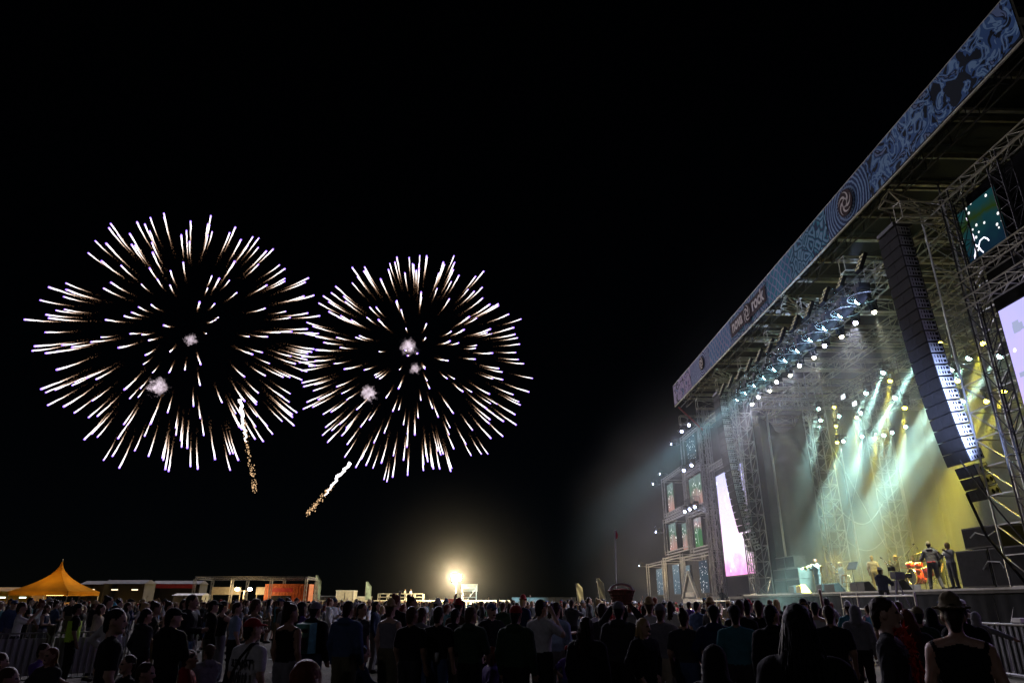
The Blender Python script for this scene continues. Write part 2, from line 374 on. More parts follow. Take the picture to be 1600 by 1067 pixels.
# read from the audience (looking along +X): right is -Y
RX = (R(90), 0, R(-90))
text('nova', 1.15, (-0.095, 4.15, 0.98), RX, M['print_white'], ban[5], sx=0.86, bold=0.03)
text('rock', 1.15, (-0.095, 0.62, 0.98), RX, M['print_white'], ban[5], sx=0.86, bold=0.03)

# roof trusses: along the front (Y) and across (X)
RG = 'roof trusses'
truss('roof_truss', (16.5, 15.6, 17.75), (16.5, 56.4, 17.75), 0.5, 0.8, 'long roof truss close behind the blue banner', 'truss', RG, 1.6, 0.035, 0.018, 'steel_dark')
for (x, z, lab) in ((19.2, 16.6, 'roof truss running above the front row of hooded lights'), (22.8, 16.4, 'roof truss over the middle of the stage'), (26.6, 16.4, 'roof truss over the drum kit'), (30.0, 16.4, 'rear roof truss above the back drape')):
    truss('roof_truss', (x, 16.5, z), (x, 55.5, z), 0.5, 0.9, lab, 'truss', RG, 1.7, 0.045, 0.022, 'beam')
for i, y in enumerate((22.9, 27.5, 32.1, 36.7, 41.3, 46.0, 51.0, 56.0, 18.3)):
    truss('cross_truss', (15.95 if y > 20 else 18.3, y, 16.1), (30.6, y, 16.1), 0.45, 0.7, ORD[i] + ' cross truss under the roof, counted from the lilac screen' if i < 8 else 'cross truss over the lilac screen wing', 'truss', 'cross trusses under the roof', 1.6, 0.035, 0.018, 'beam')
# lighting trusses hung lower
truss('lighting_truss', (16.9, 26.2, 15.45), (16.9, 45.2, 15.45), 0.45, 0.45, 'front lighting truss carrying the hooded moving lights', 'truss', None, 0.9, 0.03, 0.014, 'alu')
truss('lighting_truss', (23.2, 24.5, 14.6), (23.2, 45.2, 14.6), 0.5, 0.5, 'lighting truss over the middle of the stage', 'truss', None, 0.9, 0.03, 0.014, 'steel_dark')
truss('lighting_truss', (27.3, 24.5, 14.2), (27.3, 45.2, 14.2), 0.5, 0.5, 'lighting truss over the rear of the stage', 'truss', None, 0.9, 0.03, 0.014, 'steel_dark')
truss('lighting_truss', (18.6, 45.1, 14.55), (30.0, 45.1, 14.55), 0.5, 0.6, 'horizontal truss above the swagged drape', 'truss', None, 0.8, 0.035, 0.018, 'alu')
# angled outrigger braces at the roof's front
for y, lab in ((23.6, 'outrigger brace reaching out above the tall loudspeaker column'), (46.2, 'outrigger brace above the loudspeaker column by the pink screen'), (33.8, 'outrigger brace behind the lettered banner plate')):
    truss('outrigger_truss', (15.95, y, 17.1), (19.0, y - 0.3, 15.6), 0.6, 0.5, lab, 'truss', None, 0.8, 0.04, 0.022, 'beam')

# --- drapes
def drape(name, p, q, z0, z1, label, folds, amp, m='drape', swag=0.0):
    p = Vector((*p, 0)); q = Vector((*q, 0)); d = (q - p); L = d.length; d.normalize(); nrm = Vector((-d.y, d.x, 0))
    o = empty(name, p, 0, label, 'drape', None)
    k = max(1, round(L / 2.6))
    for i in range(k):
        def fn(u, v, i=i):
            s = (i + 0.004 + u * 0.992) * L / k
            off = amp * math.sin(s * folds + 0.6 * math.sin(v * 4 + i)) * (0.55 + 0.45 * math.sin(s * 1.7 + 1))
            z = z0 + v * (z1 - z0)
            if swag and v > 0.66:
                t = (v - 0.66) / 0.34; c = 2 * (s / L) - 1
                off += swag * 0.35 * math.sin(t * 9 + 5 * c * c) * (1 - c * c); z -= swag * (1 - c * c) * t * t * 0.9
            x = d * s + nrm * off
            return (x.x, x.y, z)
        MB().grid(fn, 26, 30 if swag else 10).build('drape_panel', M[m], o, True)
    return o
drape('stage_drape', (19.0, 46.9), (22.2, 46.9), DZ, 14.4, 'black side drape with a gathered swag at its top', 7.0, 0.10, swag=1.6)
drape('stage_drape', (23.5, 47.2), (31.0, 47.2), DZ, 15.5, 'tall dark side drape behind the truss towers and bracing cables', 5.0, 0.09)
drape('stage_drape', (31.0, 47.2), (31.0, 22.0), DZ, 15.5, 'wide dark back drape behind the band', 4.0, 0.10)
drape('stage_drape', (31.0, 22.0), (18.8, 22.0), DZ, 16.0, 'dark side drape behind the yellow lit tower', 4.0, 0.08, 'black_cloth')
# bracing cables on the side wall
def cable(pts, r, label, m='alu', grp=None, name='bracing_cable'):
    o = MB().path(pts, r, 5).build(name, M[m]); return tag(o, label, 'cable', grp)
cable([(23.4, 46.7, 13.2), (26.6, 46.7, 4.6)], 0.025, 'thin bracing cable crossing between the two side towers', grp='crossed bracing cables')
cable([(26.6, 46.75, 13.2), (23.4, 46.75, 4.6)], 0.025, 'thin bracing cable crossing between the two side towers', grp='crossed bracing cables')
cable([(23.3 + 3.4 * t, 46.6, 8.0 - 1.4 * math.sin(math.pi * t)) for t in [k / 14 for k in range(15)]], 0.035, 'hanging cable loop strung between the side towers')
cable([(23.3 + 3.4 * t, 46.6, 6.0 - 1.1 * math.sin(math.pi * t)) for t in [k / 14 for k in range(15)]], 0.02, 'lower hanging cable loop between the side towers')
for (x, y, lab) in ((19.3, 46.1, 'slim upright pole at the edge of the swagged drape'), (22.1, 45.8, 'slim upright pole in front of the drape tower'), (24.1, 46.0, 'slim upright pole beside the crossed bracing cables'), (27.9, 46.0, 'yellow lit slim pole beside the rear side tower')):
    tag(MB().tube((x, y, DZ), (x, y, 14.2), 0.07, n=8).build('support_pole', M['alu']), lab, 'pole', 'support poles on the stage side')

# ================================================================== VIDEO SCREENS
def screen_mat(name, grad, stars, strength, noise=0.35, star_scale=5.0, sample=True):
    """grad: list of (pos, colour) up the height; stars: brightness of the dots"""
    m, n, l = nt(name); n.remove(n['Principled BSDF'])
    tc = n.new('ShaderNodeTexCoord'); sp = n.new('ShaderNodeSeparateXYZ'); l.new(tc.outputs['Generated'], sp.inputs[0])
    r = n.new('ShaderNodeValToRGB'); e = r.color_ramp.elements
    e[0].position, e[0].color = grad[0][0], (*grad[0][1], 1); e[1].position, e[1].color = grad[-1][0], (*grad[-1][1], 1)
    for p, c in grad[1:-1]: x = e.new(p); x.color = (*c, 1)
    nz = n.new('ShaderNodeTexNoise'); nz.inputs['Scale'].default_value = 1.1; nz.inputs['Detail'].default_value = 6; l.new(tc.outputs['Object'], nz.inputs['Vector'])
    ma = n.new('ShaderNodeMath'); ma.operation = 'MULTIPLY_ADD'; l.new(nz.outputs['Fac'], ma.inputs[0]); ma.inputs[1].default_value = noise; 
    m2 = n.new('ShaderNodeMath'); m2.operation = 'SUBTRACT'; l.new(sp.outputs['Z'], m2.inputs[0]); m2.inputs[1].default_value = noise / 2; l.new(m2.outputs[0], ma.inputs[2]); l.new(ma.outputs[0], r.inputs[0])
    v = n.new('ShaderNodeTexVoronoi'); v.inputs['Scale'].default_value = star_scale; l.new(tc.outputs['Object'], v.inputs['Vector'])
    lt = n.new('ShaderNodeMath'); lt.operation = 'LESS_THAN'; l.new(v.outputs['Distance'], lt.inputs[0]); 
    wn_ = n.new('ShaderNodeMath'); wn_.operation = 'MULTIPLY'; 
    sv = n.new('ShaderNodeSeparateColor'); l.new(v.outputs['Color'], sv.inputs[0]); l.new(sv.outputs[0], wn_.inputs[0]); wn_.inputs[1].default_value = 0.22; l.new(wn_.outputs[0], lt.inputs[1])
    ms = n.new('ShaderNodeMath'); ms.operation = 'MULTIPLY'; l.new(lt.outputs[0], ms.inputs[0]); ms.inputs[1].default_value = stars
    ad = n.new('ShaderNodeMix'); ad.data_type = 'RGBA'; ad.blend_type = 'ADD'; ad.inputs[0].default_value = 1.0
    l.new(r.outputs[0], ad.inputs[6]); l.new(ms.outputs[0], ad.inputs[7])
    em = n.new('ShaderNodeEmission'); l.new(ad.outputs[2], em.inputs[0]); em.inputs[1].default_value = strength
    l.new(em.outputs[0], n['Material Output'].inputs[0]); m.cycles.emission_sampling = 'FRONT' if sample else 'NONE'
    return m

M['bolt'] = emit('screen lightning', (0.9, 0.85, 1.0), 2.6); M['bolt2'] = emit('screen branch', (0.8, 0.9, 0.9), 0.9)
def strip(pts, wd):
    for (a, b_) in zip(pts, pts[1:]):
        a, b_ = Vector(a), Vector(b_); dd = (b_ - a).normalized(); nn_ = Vector((0, -dd.z, dd.y)) * wd
        s.add([a + nn_, b_ + nn_, b_ - nn_, a - nn_], [(0, 1, 2, 3)])
def branch(o, w_, h, seed, m):
    r2 = random.Random(seed); global s
    s = MB(); x = -0.034
    def grow_b(y, z, a, ln, wd, lv):
        pts = [(x, y, z)]
        for k in range(4):
            a += r2.gauss(0, .25); y2, z2 = pts[-1][1] + math.sin(a) * ln / 4, pts[-1][2] + math.cos(a) * ln / 4
            if abs(y2) > w_ * .47 or not (.03 * h < z2 < .96 * h): break
            pts.append((x, y2, z2))
        if len(pts) > 1: strip(pts, wd)
        if lv and len(pts) > 2:
            for sg in (-1, 1): grow_b(pts[-1][1], pts[-1][2], a + sg * r2.uniform(.4, .9), ln * .7, wd * .75, lv - 1)
    grow_b(r2.uniform(-.2, .2) * w_, .05 * h, r2.uniform(-.2, .2), h * .45, .022 * h / 2, 3)
    s.build('branch_picture', m, o)
def screen(x, y0, y1, z0, z1, label, m, border=0.12, group=None, rz=0.0, cat='screen'):
    """LED wall facing -X"""
    o = empty('video_screen', (x, (y0 + y1) / 2, z0), rz, label, cat, group)
    wy, hz = y1 - y0, z1 - z0
    MB().box((0.13, 0, hz / 2), (0.2, wy + 2 * border, hz + 2 * border)).build('housing', M['black'], o)
    me = MB(); me.box((0.0, 0, hz / 2), (0.05, wy, hz)); me.build('display', m, o)
    if m in (S_forest, S_green): branch(o, wy, hz, len(bpy.data.objects), M['bolt2'])
    return o
S_lilac = screen_mat('lilac screen picture', [(0, (0.62, 0.22, 0.75)), (0.45, (0.62, 0.50, 0.98)), (1, (0.50, 0.48, 0.98))], 0.7, 1.2, 0.5, 2.2)
S_pink = screen_mat('pink screen picture', [(0, (1.0, 0.34, 0.80)), (0.22, (1.0, 0.85, 1.0)), (0.45, (1.0, 0.72, 0.98)), (0.65, (0.82, 0.70, 1.0)), (1, (0.58, 0.58, 1.0))], 0.6, 1.4, 0.45, 1.3)
S_night = screen_mat('teal starry screen picture', [(0.1, (0.015, 0.05, 0.10)), (0.45, (0.02, 0.11, 0.13)), (0.62, (0.05, 0.10, 0.015)), (0.9, (0.02, 0.12, 0.14))], 4.0, 0.30, 0.9, 3.6)
S_forest = screen_mat('green pink screen picture', [(0.0, (0.62, 0.30, 0.25)), (0.3, (0.50, 0.34, 0.30)), (0.55, (0.10, 0.22, 0.14)), (1, (0.22, 0.32, 0.32))], 1.6, 0.75, 0.9, 2.2)
S_green = screen_mat('green tree screen picture', [(0.0, (0.05, 0.22, 0.05)), (0.5, (0.04, 0.20, 0.09)), (0.75, (0.5, 0.3, 0.3)), (1, (0.35, 0.40, 0.45))], 1.6, 0.75, 0.9, 2.2)
S_stars = screen_mat('dark blue starry screen picture', [(0.0, (0.01, 0.03, 0.05)), (0.5, (0.02, 0.06, 0.09)), (1, (0.01, 0.03, 0.06))], 2.2, 0.9, 0.5, 4.5)
S_haze = screen_mat('pale blue starry screen picture', [(0.0, (0.05, 0.10, 0.14)), (0.5, (0.10, 0.17, 0.22)), (1, (0.16, 0.24, 0.28))], 1.2, 0.8, 0.5, 3.4)
big = screen(17.6, 12.0, 21.3, 3.2, 11.15, 'large lilac video screen on the near stage wing', S_lilac, 0.1)
sml = screen(17.6, 20.05, 21.98, 13.4, 15.42, 'small teal starry screen with a white lightning branch', S_night, 0.06)
screen(17.6, 15.6, 17.6, 13.4, 15.42, 'small teal starry screen beyond the lightning screen', S_night, 0.06)
led = screen(17.6, 47.3, 53.2, 3.5, 10.85, 'tall pink and white video screen on the far stage wing', S_pink, 0.08)
screen(17.6, 47.2, 50.2, 12.8, 14.9, 'small dark starry screen above the pink video screen', S_stars, 0.06)
s = MB(); rr = random.Random(3)
strip([(-0.035, 0.55, 1.66), (-0.035, 0.5, 1.35), (-0.035, 0.52, 1.1), (-0.035, 0.45, 0.8), (-0.035, 0.5, 0.55), (-0.035, 0.55, 0.25), (-0.035, 0.68, 0.02)], 0.024)
strip([(-0.035, 0.5, 0.5), (-0.035, 0.36, 0.35), (-0.035, 0.28, 0.15), (-0.035, 0.2, 0.02)], 0.024)
strip([(-0.035, 0.36, 0.32), (-0.035, 0.22, 0.5), (-0.035, 0.0, 0.52), (-0.035, -0.14, 0.38), (-0.035, -0.18, 0.28)], 0.024)
s.build('lightning_picture', M['bolt'], sml)
# picture blocks on the lilac screen
s = MB()
for k in range(26):
    y, z = rr.uniform(1.5, 4.4), rr.uniform(4.3, 7.2); a, b_ = rr.uniform(0.08, 0.5), rr.uniform(0.06, 0.4)
    s.box((-0.03 - k * 0.0004, y, z), (0.002, a, b_))
s.build('screen_picture', emit('screen picture grey', (0.45, 0.5, 0.75), 0.9), big)

# wing frames
WG = 'wing frame trusses'
for (z, lab) in ((16.0, 'triple pipe truss above the lightning screen'), (12.75, 'triple pipe truss below the lightning screen'), (11.75, 'dark truss just over the large lilac screen')):
    truss('wing_truss', (17.2, 11.0, z), (17.2, 22.3, z), 0.4, 0.4, lab, 'truss', WG, 0.8, 0.03, 0.014, 'beam')
truss('wing_truss', (17.3, 21.75, 2.0), (17.3, 21.75, 16.2), 0.5, 0.5, 'upright truss along the edge of the lilac screen', 'truss', WG, 0.7, 0.03, 0.015, 'steel_dark')
truss('wing_truss', (17.3, 19.2, 11.9), (17.3, 19.2, 16.2), 0.5, 0.5, 'upright truss between the two teal screens', 'truss', WG, 0.7, 0.03, 0.015, 'steel_dark')
bp_ = empty('backing_screen', (18.0, 16, 11.4), 0, 'black backing cloth behind the teal screens', 'backing')
MB().box((0.1, 0, 2.4), (0.04, 12.0, 4.8)).build('cloth', M['black_cloth'], bp_)
for (y, lab) in ((47.0, 'upright truss between pink screen and bright tower'), (53.7, 'upright truss on the outer side of the pink screen')):
    truss('wing_truss', (17.4, y, 2.0), (17.4, y, 16.5), 0.4, 0.4, lab, 'truss', WG, 0.8, 0.03, 0.015, 'steel')
for (z, lab) in ((15.2, 'cross truss above the small dark screen'), (11.5, 'cross truss above the pink screen')):
    truss('wing_truss', (17.4, 47.2, z), (17.4, 53.5, z), 0.4, 0.4, lab, 'truss', WG, 0.8, 0.03, 0.015, 'steel')
bp_ = empty('backing_screen', (18.3, 51.5, 2.2), 0, 'black backing cloth behind the pink screen', 'backing')
MB().box((0.1, 0, 7.2), (0.04, 9.5, 14.4)).build('cloth', M['black_cloth'], bp_)
tag(MB().tube((16.0, 56.2, 17.3), (17.3, 54.2, 14.8), 0.07).build('brace_pole', M['red']), 'reddish slanted brace under the far roof corner', 'pole')
truss('wing_truss', (17.4, 54.6, 2.0), (17.4, 54.6, 16.9), 0.6, 0.6, 'tall corner tower under the far end of the roof', 'truss tower', WG, 0.9, 0.035, 0.018, 'steel')

# ================================================================== LINE ARRAYS
def cab_meshes(w_, h, d, kind):
    top = MB(); c = 0.012
    top.hexa([(0, -w_ / 2, -h + c), (d, -w_ / 2 + 0.1, -h + 0.04), (d, w_ / 2 - 0.1, -h + 0.04), (0, w_ / 2, -h + c)], [(0, -w_ / 2, -c), (d, -w_ / 2 + 0.1, -0.04), (d, w_ / 2 - 0.1, -0.04), (0, w_ / 2, -c)])
    body = top.mesh('cabinet', M['black'])
    gr = MB()
    for s_ in (-1, 1): gr.box((-0.012, s_ * w_ * 0.2485, -h / 2), (0.022, w_ * 0.487, h - 0.04))
    gr = gr.mesh('grille', M['grille'])
    sp = MB(); y = -w_ / 2 - 0.008
    sp.hexa([(0.015, y, -h + 0.03), (d * 0.92, y + 0.09, -h + 0.06), (d * 0.92, y + 0.11, -h + 0.06), (0.015, y + 0.02, -h + 0.03)], [(0.015, y, -0.03), (d * 0.92, y + 0.09, -0.06), (d * 0.92, y + 0.11, -0.06), (0.015, y + 0.02, -0.03)])
    sp = sp.mesh('side_plate', M['cab_side'])
    sl = MB()
    def on(x): return y - 0.004 + 0.1 * x / d * 0.98
    if kind == 'main':
        for r_ in (0.3, 0.7):
            for (a, b_) in ((0.08, 0.11), (0.18, 0.24), (0.28, 0.34), (0.38, 0.50)):
                sl.add([(a * 1.1, on(a * 1.1) - 0.003, -h * r_ - 0.055), (b_ * 1.1, on(b_ * 1.1) - 0.003, -h * r_ - 0.055), (b_ * 1.1, on(b_ * 1.1) - 0.003, -h * r_ + 0.055), (a * 1.1, on(a * 1.1) - 0.003, -h * r_ + 0.055)], [(0, 1, 2, 3)])
    else:
        for q in (0.22, 0.42):
            vs = [(q + 0.07 * math.cos(t), on(q) - 0.012 + 0.17 * 0.07 * math.cos(t), -h / 2 + 0.09 * math.sin(t)) for t in [2 * math.pi * k / 10 for k in range(10)]]
            sl.add(vs, [tuple(range(10))])
    sl = sl.mesh('handle_slot', M['slot'])
    return body, gr, sp, sl
main_c = cab_meshes(1.3, 0.45, 0.62, 'main'); fill_c = cab_meshes(1.05, 0.42, 0.55, 'fill')
def array(x, y, ztop, label, n=21, nf=3):
    o = empty('line_array', (x, y, ztop), 0, label, 'loudspeaker array', 'hanging loudspeaker columns')
    MB().box((0.32, 0, 0.10), (0.8, 1.2, 0.16)).build('fly_frame', M['steel_dark'], o)
    MB().tube((0.3, 0, 0.15), (0.3, 0, 16.9 - ztop), 0.03).build('chain_hoist', M['steel_dark'], o)
    px, pz, th = 0.0, 0.0, R(-1.0)
    for i in range(n + nf):
        ms = main_c if i < n else fill_c; h = 0.455 if i < n else 0.425
        if i == n: px += 0.16; pz -= 0.05
        c = link('cabinet', ms[0], o, (px, 0, pz), (0, th, 0))
        for nm, me in zip(('grille', 'side_plate', 'handle_slot'), ms[1:]):
            q = link(nm, me, c)
            if nm == 'handle_slot': q['kind'] = 'stuff'
        px -= math.sin(th) * h; pz -= math.cos(th) * h
        th -= R(0.25 + 1.35 * (i / n) ** 3.0) if i < n else R(3.0)
    return o
array(16.15, 24.15, 15.85, 'tall curved loudspeaker column with blue white lit side, beside the yellow lit tower')
array(16.15, 46.9, 15.6, 'tall dark loudspeaker column hanging in front of the pink screen')
cable([(16.9, 24.1, 5.3), (16.9, 23.6, 3.8), (17.3, 22.9, 2.3)], 0.05, 'thick black cable bundle hanging from the tall loudspeaker column', 'black', name='loudspeaker_cable')
cable([(16.6, 23.6, 6.4), (17.0, 22.9, 4.6), (17.2, 21.9, 3.0)], 0.03, 'thin cable slanting from the tall loudspeaker column to the wing', 'black', name='loudspeaker_cable')

# ================================================================== LIGHTS
L_ = {}
def lens_mat(key, c, s):
    if key not in L_: L_[key] = emit('lamp lens ' + key, c, s)
    return L_[key]
def glass_mat():
    m, n, l = nt('clear plastic hood'); n.remove(n['Principled BSDF'])
    t = n.new('ShaderNodeBsdfTransparent'); t.inputs[0].default_value = (0.86, 0.88, 0.9, 1); gl = n.new('ShaderNodeBsdfDiffuse'); gl.inputs[0].default_value = (0.10, 0.10, 0.09, 1)
    mx = n.new('ShaderNodeMixShader'); mx.inputs[0].default_value = 0.10; l.new(t.outputs[0], mx.inputs[1]); l.new(gl.outputs[0], mx.inputs[2]); l.new(mx.outputs[0], n['Material Output'].inputs[0])
    return m
M['glass'] = glass_mat()
_mh = {}
def mh_meshes(s):
    if s not in _mh:
        base = MB().box((0, 0, -0.08 * s), (0.42 * s, 0.42 * s, 0.16 * s)).mesh('base', M['black'])
        yk = MB().box((-0.22 * s, 0, -0.34 * s), (0.06 * s, 0.16 * s, 0.42 * s)).box((0.22 * s, 0, -0.34 * s), (0.06 * s, 0.16 * s, 0.42 * s)).box((0, 0, -0.17 * s), (0.42 * s, 0.16 * s, 0.05 * s)).mesh('yoke', M['black'])
        ln_r = .7; hd = MB().lathe([(0.10 * s, -0.22 * s), (0.16 * s, -0.18 * s), (0.17 * s, 0.05 * s), (0.19 * s, 0.2 * s), (0.17 * s, 0.22 * s)], n=12).mesh('head', M['black'], True)
        ln = MB().lathe([(0.12 * s, 0.2 * s), (0.125 * s, 0.27 * s), (0.10 * s, 0.33 * s), (0.05 * s, 0.37 * s), (0.01, 0.38 * s)], n=12).mesh('lens', M['black'], True)
        _mh[s] = base, yk, hd, ln
    return _mh[s]
def moving_head(loc, aim, key, c, power, label, group, cone=14, s=1.0, hang=None, hood=False, lens_s=40, blend=0.6, name='moving_light', radius=0.08):
    """fixture hanging at loc (centre of its head); aim is the point it is turned to"""
    loc = Vector(loc); d = (Vector(aim) - loc).normalized()
    o = empty(name, loc + Vector((0, 0, 0.46 * s)), 0, label, 'stage light', group)
    b, y, h, ln = mh_meshes(s)
    link('base', b, o); link('yoke', y, o)
    q = d.to_track_quat('Z', 'Y')
    hd = link('head', h, o, (0, 0, -0.46 * s)); hd.rotation_euler = q.to_euler()
    le = link('lens', ln, hd); le.data = ln.copy() if ('l', key, s) not in _mh else _mh[('l', key, s)]
    if ('l', key, s) not in _mh:
        le.data.materials.clear(); le.data.materials.append(lens_mat(key, c, lens_s)); _mh[('l', key, s)] = le.data
    if hang: MB().tube((0, 0, 0), (0, 0, hang - loc.z - 0.46 * s), 0.025).build('drop_pipe', M['steel_dark'], o)
    if hood:
        MB().lathe([(0.44 * s, -0.5 * s), (0.5 * s, -0.48 * s), (0.46 * s, 0.2 * s), (0.42 * s, 0.42 * s), (0.25 * s, 0.5 * s)], n=16).build('hood', M['glass'], o, True)
        MB().path([(0.53 * s * math.cos(t), 0.53 * s * math.sin(t), -0.5 * s) for t in [2 * math.pi * k / 18 for k in range(19)]], 0.015 * s, 4).build('hood_ring', M['steel'], o)
    if power:
        ld = bpy.data.lights.new('lamp', 'SPOT'); ld.energy = power; ld.color = c; ld.spot_size = R(cone); ld.spot_blend = blend; ld.shadow_soft_size = radius
        lo = bpy.data.objects.new('lamp', ld); col.objects.link(lo); lo.parent = hd; lo.location = (0, 0, 0.44 * s); lo.rotation_euler = (math.pi, 0, 0)
    return o
ICE, YEL, BLU, WARM = (0.52, 0.95, 0.88), (1.0, 0.84, 0.06), (0.35, 0.45, 1.0), (1.0, 0.72, 0.38)
KB = 1.0
# hooded row on the front truss: aimed out along the front of the stage
for k in range(11):
    y = 27.0 + 1.57 * k
    moving_head((16.35, y, 14.3), (9.0, y + 34, 7.8), 'front', (0.38, 0.80, 1.0), 34000 * KB, ORD[k] + ' hooded moving light of the front row, counted from the tall loudspeaker column', 'hooded front row lights', 9, 1.25, 15.3, True, 60)
    moving_head((17.55, y + 1.4, 14.4), ((9.5, 5.0, 7.5, 2.0, 8.0)[k // 2 % 5], y - 8 + k, 1.0) if k % 2 else (19.4, y + 2.4, DZ + 1.0), 'lilac' if k % 2 else 'key', (0.8, 0.78, 1.0) if k % 2 else (1.0, .93, .68), (10000 if k % 2 else 10000) * KB, ORD[k] + (' small light behind the hooded row, a lilac one,' if k % 2 else ' small light behind the hooded row, a warm one,') + ' counted from the tall loudspeaker column', 'second front row lights', 42 if k % 2 else 22, 0.8, 15.3, False, 40)
# row of four-lamp blinders along the front truss
M['blind'] = emit('blinder lamp', (1.0, 0.9, 0.6), 0.3)
for k in range(12):
    y = 26.5 + 1.75 * k
    o = empty('blinder', (16.25, y, 15.7), 0, ORD[k] + ' dim multi lamp blinder above the hooded row, counted from the tall loudspeaker column', 'stage light', 'blinders under the roof edge'); o.rotation_euler = (0, R(25), 0)
    MB().box((0, 0, 0), (0.16, 0.42, 0.95)).build('housing', M['black'], o)
    for j in range(8): MB().lathe([(0.07, 0), (0.05, 0.02)], (-0.085, -0.1 + 0.2 * (j % 2), -0.36 + 0.24 * (j // 2)), (-1, 0, 0), 8).build('lamp', M['blind'], o)
    MB().tube((0, 0, 0.4), (0.5, 0, 0.9), 0.02).build('bracket', M['steel_dark'], o)

# lights over the middle of the stage
IW = 85000 * KB
for (y, z) in ((36.5, 14.2), (30.85, 12.5), (29.5, 12.6), (35.8, 12.5), (30.5, 10.8), (33.0, 13.9), (38.6, 13.6), (27.6, 12.0)):
    moving_head((22.5, y, z), (17.6 + rnd.uniform(-1, 1), min(40.8, y + 9) + rnd.uniform(-1.2, 1.0), DZ), 'ice', ICE, IW, 'ice white moving light hanging over the middle of the stage', 'white lights over the stage', 12, 0.9, max(14.4, z + 0.6), False, 60)
for (y, z) in ((31.6, 14.2), (36.4, 13.7), (31.05, 12.0), (35.6, 11.9), (28.8, 13.1), (28.2, 10.6), (29.4, 10.5)):
    moving_head((22.7, y, z), (20.0 + rnd.uniform(-1, 2), y + 3 + rnd.uniform(-1, 2), DZ), 'yellow', YEL, 22000 * KB, 'yellow moving light hanging over the middle of the stage', 'yellow lights over the stage', 18, 0.9, max(14.4, z + 0.6), False, 45)
for (x, z) in ((22.1, 14.0), (22.1, 13.2), (23.4, 13.5), (24.9, 13.7), (24.7, 12.1), (26.2, 12.2), (23.4, 11.8), (26.8, 12.4), (27.8, 12.8)):
    moving_head((x, 44.0, z), (x - 7.0, 38.0 + rnd.uniform(-2, 2), DZ), 'ice', ICE, 20000 * KB, 'small white moving light near the side towers', 'white lights near the side drape', 10, 0.75, max(14.4, z + 0.6), False, 50)
for (x, z) in ((23.0, 14.1), (24.4, 13.4), (22.9, 12.8), (22.8, 11.7), (25.4, 12.0)):
    moving_head((x, 43.7, z), (x - 2.5, 43.0, DZ), 'yellow', YEL, 9000 * KB, 'yellow moving light near the side towers', 'yellow lights near the side drape', 20, 0.75, max(14.4, z + 0.6), False, 45)
for (x, y) in ((26.5, 26.5), (28.5, 33.0), (28.5, 39.5), (25.0, 44.8)):  # added lamps that brighten the underside of the roof
    moving_head((x, y, DZ + .55), (x - 5, y, 16.5), 'floor', (1.0, 0.92, 0.55), 2600 * KB, 'added yellowish floor light brightening the roof from the back of the stage', 'added floor lights shining up', 75, 0.7, None, False, 12)
# small lamp on the near tower that lights its braces, and an added, unseen up-light to brighten the tall loudspeaker column
moving_head((20.6, 23.6, 10.3), (18.0, 22.9, 5.5), 'yellow', YEL, 1600 * KB, 'yellow lamp shining on the braces of the near tower', 'tower lamps', 40, 0.6, 11.2, False, 45)
moving_head((16.0, 18.2, 2.75), (16.0, 23.6, 7.9), 'violet', (0.42, 0.54, 1.0), 46000 * KB, 'added unseen violet white up-light on the near wing platform', 'added wing lamps', 29, 0.7, None, False, 30, 1.0)
M['panel'] = emit('led panel', (0.85, 0.95, 1.0), 3.0)
for (y, z) in ((42.2, 14.2), (41.0, 13.4)):
    o = empty('led_panel', (23.0, y, z), 0, 'square white LED panel light among the yellow lamps', 'stage light', 'square panel lights')
    MB().box((0, 0, 0), (0.2, 0.55, 0.36)).build('housing', M['black'], o); MB().box((-0.115, 0, 0), (0.03, 0.46, 0.26)).build('panel', M['panel'], o)
    MB().tube((0, 0, 0.27), (0, 0, 14.4 - z + 0.1 if z < 14 else 0.5), 0.02).build('bracket', M['steel_dark'], o)

# ================================================================== VIDEO CUBES beyond the roof's far end
CG = 'stacked truss cube frames'
def cube(y0, y1, z0, z1, label, m='steel', x0=17.0, x1=19.2):
    o = empty('truss_cube', (x0, (y0 + y1) / 2, z0), 0, label, 'truss frame', CG)
    a, b_, h = -(y1 - y0) / 2 + 0.2, (y1 - y0) / 2 - 0.2, z1 - z0
    def post(p, q, fine=True):
        p, q = Vector(p), Vector(q); d, u, v = basis(q - p); L = (q - p).length; mb = MB(); n = max(2, round(L / .75)); k = 0.12
        cs = [u * k + v * k, -u * k + v * k, -u * k - v * k, u * k - v * k]
        for c in cs: mb.tube(p + c, q + c, 0.025, n=4)
        for i in range(n):
            s0, s1 = p + d * (L * i / n), p + d * (L * (i + 1) / n)
            for j in ((0, 2) if fine else (0,)): mb.tube(s0 + cs[j], s1 + cs[(j + 1) % 4], 0.013, n=3, cap=False)
        mb.build('frame_truss', M[m], o)
    D = x1 - x0
    for y in (a, b_):
        post((0.2, y, 0), (0.2, y, h))
        post((0.4, y, h - 0.2), (D, y, h - 0.2), False)
    for z in (0.2, h - 0.2): post((0.2, a + 0.2, z), (0.2, b_ - 0.2, z))
    post((D, a, 0), (D, a, h), False)
    MB().box((D + .3, 0, h / 2), (.04, y1 - y0 - .1, h - .1)).build('backing_cloth', M['black_cloth'], o)
    return o
cube(54.9, 60.6, 12.3, 15.6, 'topmost truss cube of the video tower holding a starry screen')
cube(54.9, 60.4, 8.9, 12.25, 'truss cube below the topmost one, holding a green pink screen')
cube(60.5, 68.6, 9.4, 13.2, 'wide truss cube one step out from the roof end')
cube(54.9, 60.4, 5.6, 8.85, 'truss cube holding a green tree screen above the bottom level')
cube(60.5, 69.2, 5.9, 9.3, 'truss cube holding two green pink screens in a row')
cube(55.0, 63.5, 0.0, 5.5, 'warmly lit bottom truss cube around the triangular sign')
